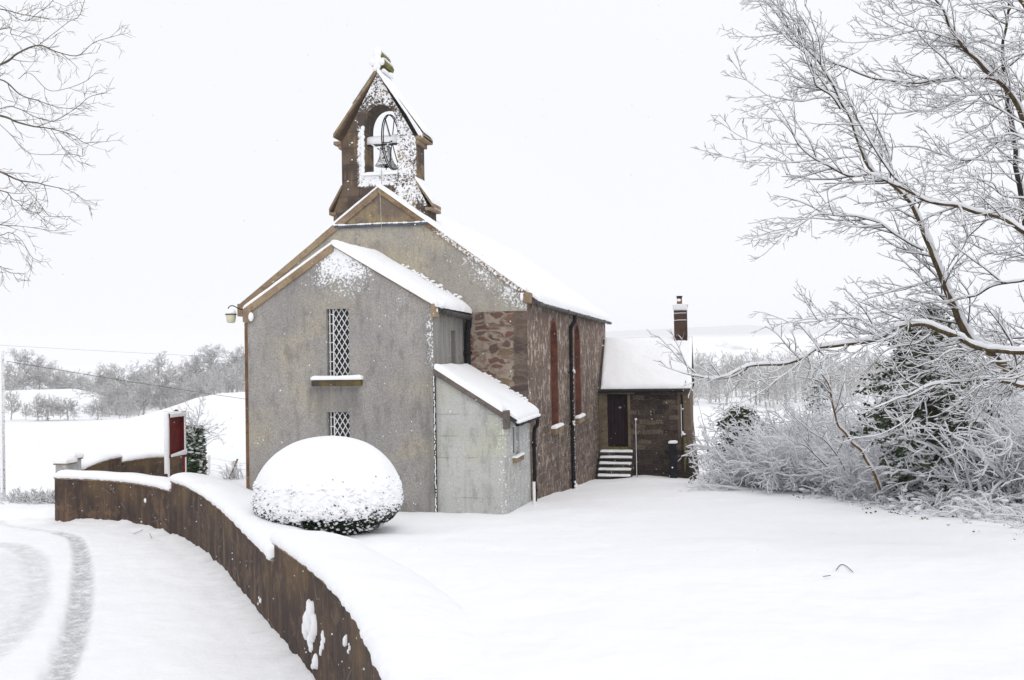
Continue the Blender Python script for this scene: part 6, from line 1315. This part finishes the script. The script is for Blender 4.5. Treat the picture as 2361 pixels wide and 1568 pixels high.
def brambles():
    R = random.Random(91); T = Tree(91); edge = [(1640,1106,33),(1720,1116,29.5),(1800,1124,27.5),(1900,1140,24.5),(2000,1158,22),(2100,1176,20),(2200,1190,18.4),(2300,1204,17.2),(2420,1215,16)]
    ex = np.array(edge, float)
    for i in range(620):
        px = R.uniform(1662, 2440); y0 = np.interp(px, ex[:, 0], ex[:, 1]); d0 = np.interp(px, ex[:, 0], ex[:, 2]); d = d0+R.random()**1.2*5.0-R.random()**3*1.6
        q = P(px, y0, d); x, y = q[0], q[1]; g = gz(x, y); a = R.uniform(0, 6.283)
        L = R.uniform(.4, 1.0)*(.55 if d < d0 else 1); T.spray((x, y, g-.05), (math.cos(a)*.7, math.sin(a)*.7, R.uniform(.5, 1.1)), L, R.uniform(.005, .009), 1, 2, trop=np.array([math.cos(a)*.5, math.sin(a)*.5, -1.0]), wob=.3, dens=3.6, minr=.0035)
    # dead leaves clinging in the snow
    lv = []
    for i in range(900):
        p, r, l = T.lines[R.randrange(len(T.lines))]; lv.append(p[R.randrange(len(p))]+np.array([R.gauss(0, .03), R.gauss(0, .03), R.gauss(0, .02)]))
    for i in range(70):
        px = R.uniform(1760, 2380); y0 = np.interp(px, ex[:, 0], ex[:, 1]); d0 = np.interp(px, ex[:, 0], ex[:, 2]); q = P(px, y0, d0-R.random()**2*2.6); n_ = 1+int(R.random()**3*6)
        for z_ in range(n_): x_, y_ = q[0]+R.gauss(0, .05), q[1]+R.gauss(0, .05); lv.append(np.array([x_, y_, gz(x_, y_)+.03]))
    it = iter(lv); V, Q = leaf_cloud(len(lv), lambda R: next(it), .055, R)
    lines = [(p, r) for p, r, l in T.lines]; V0, Q0 = tube_arrays(lines, 3)
    sn = []
    for p, r, l in T.lines:
        q = p.copy(); rs = np.full(len(p), .015)*np.array([R.uniform(.4, 1.5) for _ in p]); q[:, 2] += r+rs*.6; rs[-1] *= .3; sn.append((q, rs))
    V1, Q1 = tube_arrays(sn, 4); cm = MB()
    for i in range(1500):
        p, r, l = T.lines[R.randrange(len(T.lines))]; k = R.randrange(len(p)); s = R.uniform(.02, .07); cm.ball(p[k]+np.array([0, 0, .01]), (s*R.uniform(.8, 1.6), s*R.uniform(.8, 1.6), s*.6), 7, 5)
    cv = np.array(cm.v); cf = np.array([f if len(f) == 4 else (f[0], f[1], f[2], f[2]) for f in cm.f])
    o = mesh_np('brambles', np.concatenate([V0, V, V1]), np.concatenate([Q0, Q+len(V0), Q1+len(V0)+len(V)]), [M_SHRUB, BS, m_leaf('dead_leaves', (.07, .05, .02), (.12, .07, .03), .0)], None, mi=np.concatenate([np.zeros(len(Q0)), np.full(len(Q), 2), np.ones(len(Q1))]))
    tag(o, 'tangle of snow-covered brambles along the edge of the churchyard', 'brambles', kind='stuff')
    o = cm.build('bramble_snow', BS, None, smooth=True); tag(o, 'lumps of snow lying on the brambles', 'snow', kind='stuff')
brambles()
b = P(1640, 1090, 34); sp_ = Tree(61); t = thing('sapling', 'single thin upright sapling just right of the annex corner', 'tree', (b[0], b[1], gz(b[0], b[1])))
sp_.guide([(1640,1100,34,.02),(1632,1050,34,.018),(1625,990,34,.014),(1612,940,34,.008)], 3, L=.8, dens=1.4, minr=.004); sp_.meshes(t, M_BARK, M_TWIG)

# hedge at the roadside on the left
def low_hedge():
    R = random.Random(15); T = Tree(15); b = P(85, 1128, 27.5); g = gz(b[0], b[1]); t = thing('low_hedge', 'low dark hedge poking out of the snow between the pole and the curved wall', 'hedge', (b[0], b[1], g))
    for i in range(200):
        px = R.uniform(20, 132); d = R.uniform(27, 28.6); q = P(px, 1130, d); g = gz(q[0], q[1]); T.spray((q[0], q[1], g-.05), (R.gauss(0, .6), R.gauss(0, .6), .7), R.uniform(.25, .5), .008, 1, 2, wob=.4, dens=5, minr=.006)
    T.meshes(t, M_BARK, M_BARK, thick=1.1)
low_hedge()

# ------------------------------------------------------------------ far bare trees
FH_ = []
def far_variant(seed, H, spread, n1, lev=4, dens=2.3, minr=.026):
    T = Tree(seed); R = T.R; lean = np.array([R.gauss(0, .05), R.gauss(0, .05), 1]); n = 6
    tp = np.array([lean*H*.62*i/n+np.array([R.gauss(0, .06), R.gauss(0, .06), 0])*(i > 0) for i in range(n+1)]); T.limb(tp, np.linspace(.020*H, .006*H, n+1))
    for i in range(n1):
        u = (i+R.random())/n1; p = lean*H*.62*(.18+.82*u); a = i*2.4+R.uniform(-.4, .4); el = math.radians(R.uniform(5, 40)+35*u)
        d = np.array([math.cos(a)*math.cos(el), math.sin(a)*math.cos(el), math.sin(el)]); L = spread*(1.1-.3*u)*R.uniform(.75, 1.1)
        T.spray(p, d, L, .0055*H*(1-.5*u), 1, lev, trop=np.array([0, 0, .30]), wob=.30, dens=dens, ang=(25, 62), minr=minr, ratio=(.35, .65), seg=5)
    FH_.append(max(float(p[:, 2].max()) for p, r, l in T.lines))
    big = [(p, r) for p, r, l in T.lines if l <= 0]; tw = [(p, r) for p, r, l in T.lines if l > 0]
    a = bpy.data.meshes.new('trunk'); b = bpy.data.meshes.new('crown'); out = []
    for me, ls, sd_ in ((a, big, 6), (b, tw, 3)):
        V, Q = tube_arrays(ls, sd_); me.vertices.add(len(V)); me.vertices.foreach_set('co', V.astype(np.float32).ravel()); me.loops.add(Q.size); me.loops.foreach_set('vertex_index', Q.astype(np.int32).ravel()); me.polygons.add(len(Q))
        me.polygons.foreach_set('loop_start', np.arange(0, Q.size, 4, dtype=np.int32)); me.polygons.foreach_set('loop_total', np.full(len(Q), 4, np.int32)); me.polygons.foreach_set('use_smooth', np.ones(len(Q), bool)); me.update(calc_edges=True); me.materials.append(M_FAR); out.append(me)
    return out
FV = [far_variant(301, 9, 4.4, 24, dens=2.3), far_variant(302, 9, 3.4, 22, dens=2.6), far_variant(303, 8, 4.4, 24, dens=2.3), far_variant(304, 6, 2.5, 20, dens=3.0), far_variant(305, 4.2, 2.3, 24, dens=3.2),
      far_variant(306, 9, 3.0, 14, 3, 1.9, .035), far_variant(307, 8, 3.0, 14, 3, 1.9, .035), far_variant(308, 3, 1.8, 14, 3, 2.4, .025)]
print('far tree faces', [len(m[1].polygons) for m in FV])
def far_tree(k, px, pyb, pyt, d, label, group, wide=1.0, name='bare_tree'):
    H0 = FH_[k]; b = P(px, pyb, d); h = z_at(px, pyt, d)-b[2]; s = h/H0; t = thing(name, label, 'tree', tuple(b), group)
    rz = random.uniform(0, 6.28)
    for nm, me in zip(('trunk', 'crown'), FV[k]):
        o = bpy.data.objects.new(nm, me); COL.objects.link(o); o.parent = t; o.scale = (s*wide*1.2, s*wide*1.2, s); o.rotation_euler = (0, 0, rz)
GRP = 'bare trees beyond the field on the left'
FT = [(2,545,905,792,118,'broad bare tree on the skyline, touching the church gable',1.15),(0,495,912,790,122,'tallest rounded bare tree on the skyline left of the church',1.1),(0,440,925,815,118,'bare tree with forked white trunk on the skyline',1.0),(1,372,945,808,104,'pale upright bare tree with snowy trunk in front of the skyline trees',.9),(2,300,950,828,125,'large domed bare tree in the middle of the left-hand wood',1.2),
      (1,345,940,840,140,'hazy bare tree between the domed one and the pale upright one',1.1),(0,240,938,848,150,'hazy bare tree left of the domed one',1.25),(2,180,925,848,175,'faint bare tree above the snowy hillock',1.3),(1,120,918,830,180,'bare tree standing behind the crest of the hillock',1.2),(0,50,915,800,170,'tall bare tree behind the utility pole',1.0),(1,92,912,818,172,'slim bare tree right of the utility pole',.9),
      (2,215,948,862,160,'low spreading bare tree under the skyline',1.3),(0,410,945,850,112,'bare tree over the edge of the snowy slope',1.1),(1,520,910,840,100,'bare tree at the top of the snowy slope',.9),(3,470,925,850,98,'small bare tree on the edge of the snowy slope',1.2),(2,270,958,880,112,'bushy bare tree at the foot of the left-hand wood',1.3),(3,330,958,885,104,'small bushy bare tree where the slope meets the wood',1.4),(2,380,950,880,108,'bushy bare tree behind the notice board',1.3),(0,560,908,830,112,'bare tree half hidden by the edge of the church',1.0),(2,150,930,865,185,'faint low tree in the haze left of the wood',1.4),(1,20,920,840,180,'faint bare tree at the left edge of the picture',1.1)]
for k, px, pb, ptp, d, lab, wd in FT: far_tree(k, px, pb, ptp, d, lab, GRP, wd)
FT2 = [(3,25,968,895,96,'first field tree from the pole, thin and upright',.8),(1,88,972,905,95,'field tree with a bent trunk below the hillock',.8),(4,112,971,908,95,'dark scrubby field tree, widest of the row below the hillock',1.1),(4,155,970,915,96,'dark rounded thorn bush in the row below the hillock',1.2),(4,225,968,918,97,'small fan-shaped thorn tree standing alone in the field row',1.1),(3,276,968,915,97,'thin field tree at the right end of the row',.7),(3,60,970,925,97,'spindly field tree between the pole and the bent one',.6)]
for k, px, pb, ptp, d, lab, wd in FT2: far_tree(k, px, pb, ptp, d, lab, 'field trees below the hillock', wd, 'thorn_tree')
# fringe of scrub along the foot of the left wood and the wood on the right hillside: one mass each
def far_mass(name, label, spots, seed, k=(5, 6)):
    R = random.Random(seed); VV = []; QQ = []; base = 0; src = []
    for i in k:
        me = FV[i][1]; v = np.empty(len(me.vertices)*3, np.float32); me.vertices.foreach_get('co', v); l = np.empty(len(me.loops), np.int32); me.loops.foreach_get('vertex_index', l)
        me2 = FV[i][0]; v2 = np.empty(len(me2.vertices)*3, np.float32); me2.vertices.foreach_get('co', v2); l2 = np.empty(len(me2.loops), np.int32); me2.loops.foreach_get('vertex_index', l2)
        n = len(l)//4; q = l.reshape(-1, 4); keep = np.concatenate([np.arange(j, min(j+12, n)) for j in range(0, n, 40)]) if False else np.arange(n)
        src.append((v.reshape(-1, 3), q[keep], v2.reshape(-1, 3), l2.reshape(-1, 4), FH_[i]))
    for (p, h) in spots:
        V, Q, V2, Q2, H0 = src[R.randrange(len(src))]; s = h/H0; a = R.uniform(0, 6.28); c, sn_ = math.cos(a), math.sin(a); M = np.array([[c, -sn_, 0], [sn_, c, 0], [0, 0, 1]])*s
        for v, q in ((V, Q), (V2, Q2)): VV.append(v@M.T+p); QQ.append(q+base); base += len(v)
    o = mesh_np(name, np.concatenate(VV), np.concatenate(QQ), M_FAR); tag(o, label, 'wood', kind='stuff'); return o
R = random.Random(5); sp = []
for i in range(230):
    px = R.uniform(1590, 2500); d = R.uniform(122, 210); y0 = np.interp(d, [118, 170, 220], [945, 900, 862]); b = P(px, y0, d); sp.append((np.array([b[0], b[1], b[2]-.5]), R.uniform(4.5, 8)))
far_mass('hillside_wood', 'grey leafless wood on the hillside beyond the annex', sp, 3)
R = random.Random(9); sp = []
for i in range(70):
    px = R.uniform(230, 570); d = R.uniform(100, 135)-max(0, px-400)*.05; x_ = [(230,966),(330,960),(400,948),(450,924),(500,912),(570,908)]; y0 = np.interp(px, [a for a, _ in x_], [c for _, c in x_]); b = P(px, y0-1, d); sp.append((np.array([b[0], b[1], b[2]-.3]), R.uniform(2.0, 4.0)))
far_mass('field_scrub', 'grey scrub along the foot of the bare trees at left', sp, 4, (7,))

# ------------------------------------------------------------------ fallen sticks
def stick(pts, z=None, label='', r=.0045):
    q = [P(x, y, d) for x, y, d in pts]; lines = []
    for p in q: p[2] = (ZROAD+.02 if z else gz(p[0], p[1])+.02)
    tag(MB().tube(catmull(np.array(q), 5), r, 6).build('fallen_stick', M_TWIG, None, smooth=True), label, 'stick', 'fallen sticks on the snow')
def rp(x, y): p = onZ(x, y, ZROAD); return (x, y, float(p@FW))
stick([rp(308, 1233), rp(325, 1225), rp(343, 1218)], True, 'longer fallen stick on the road verge below the curved wall')
stick([rp(345, 1232), rp(350, 1243)], True, 'short fallen stick pointing at the curved wall')
stick([rp(207, 1200), rp(220, 1199), rp(232, 1202)], True, 'small bent stick on the verge near the end of the curved wall')
def yp(x, y):                     # point of the churchyard snow under a pixel
    lo, hi = 4.0, 40.0
    for _ in range(40):
        m = (lo+hi)/2; p = P(x, y, m); 
        if p[2] > gz(p[0], p[1]): lo = m
        else: hi = m
    return (x, y, lo)
stick([yp(1928, 1318), yp(1938, 1306), yp(1950, 1308), yp(1966, 1322)], None, 'bent stick half buried in the open snow at right')
stick([yp(1898, 1333), yp(1915, 1331)], None, 'short stick lying left of the bent one in the open snow')

# ------------------------------------------------------------------ falling snowflakes
def flakes():
    R = random.Random(2); mb = MB()
    for i in range(1500):
        d = R.uniform(9, 30); px = R.uniform(-200, 2560); py = R.uniform(-200, 1300); p = P(px, py, d)
        if p[2] < gz(p[0], p[1])+.2: continue
        if (XNL-.3 < p[0] < XNR+.3 and p[1] > YN-.3) or (XPL-.3 < p[0] < XL+.3 and p[1] > YP-.3): continue
        r = R.uniform(.004, .009); mb.ball(p, r, 5, 4)
    tag(mb.build('snowflakes', BS, None, smooth=True), 'small snowflakes drifting down in front of the church', 'snow', kind='stuff')
flakes()

# ------------------------------------------------------------------ snowy air
hz = MB().box((-2500, -60, -40), (2500, 2580, 60)).build('haze', [], None); hm = bpy.data.materials.new('snowy_air'); hm.use_nodes = True; hm.node_tree.nodes.clear()
ho = hm.node_tree.nodes.new('ShaderNodeOutputMaterial'); hv = hm.node_tree.nodes.new('ShaderNodeVolumePrincipled'); hv.inputs['Color'].default_value = (.96, .97, 1, 1); hv.inputs['Density'].default_value = HAZE
hm.node_tree.links.new(hv.outputs[0], ho.inputs['Volume']); hz.data.materials.append(hm); tag(hz, kind='stuff')
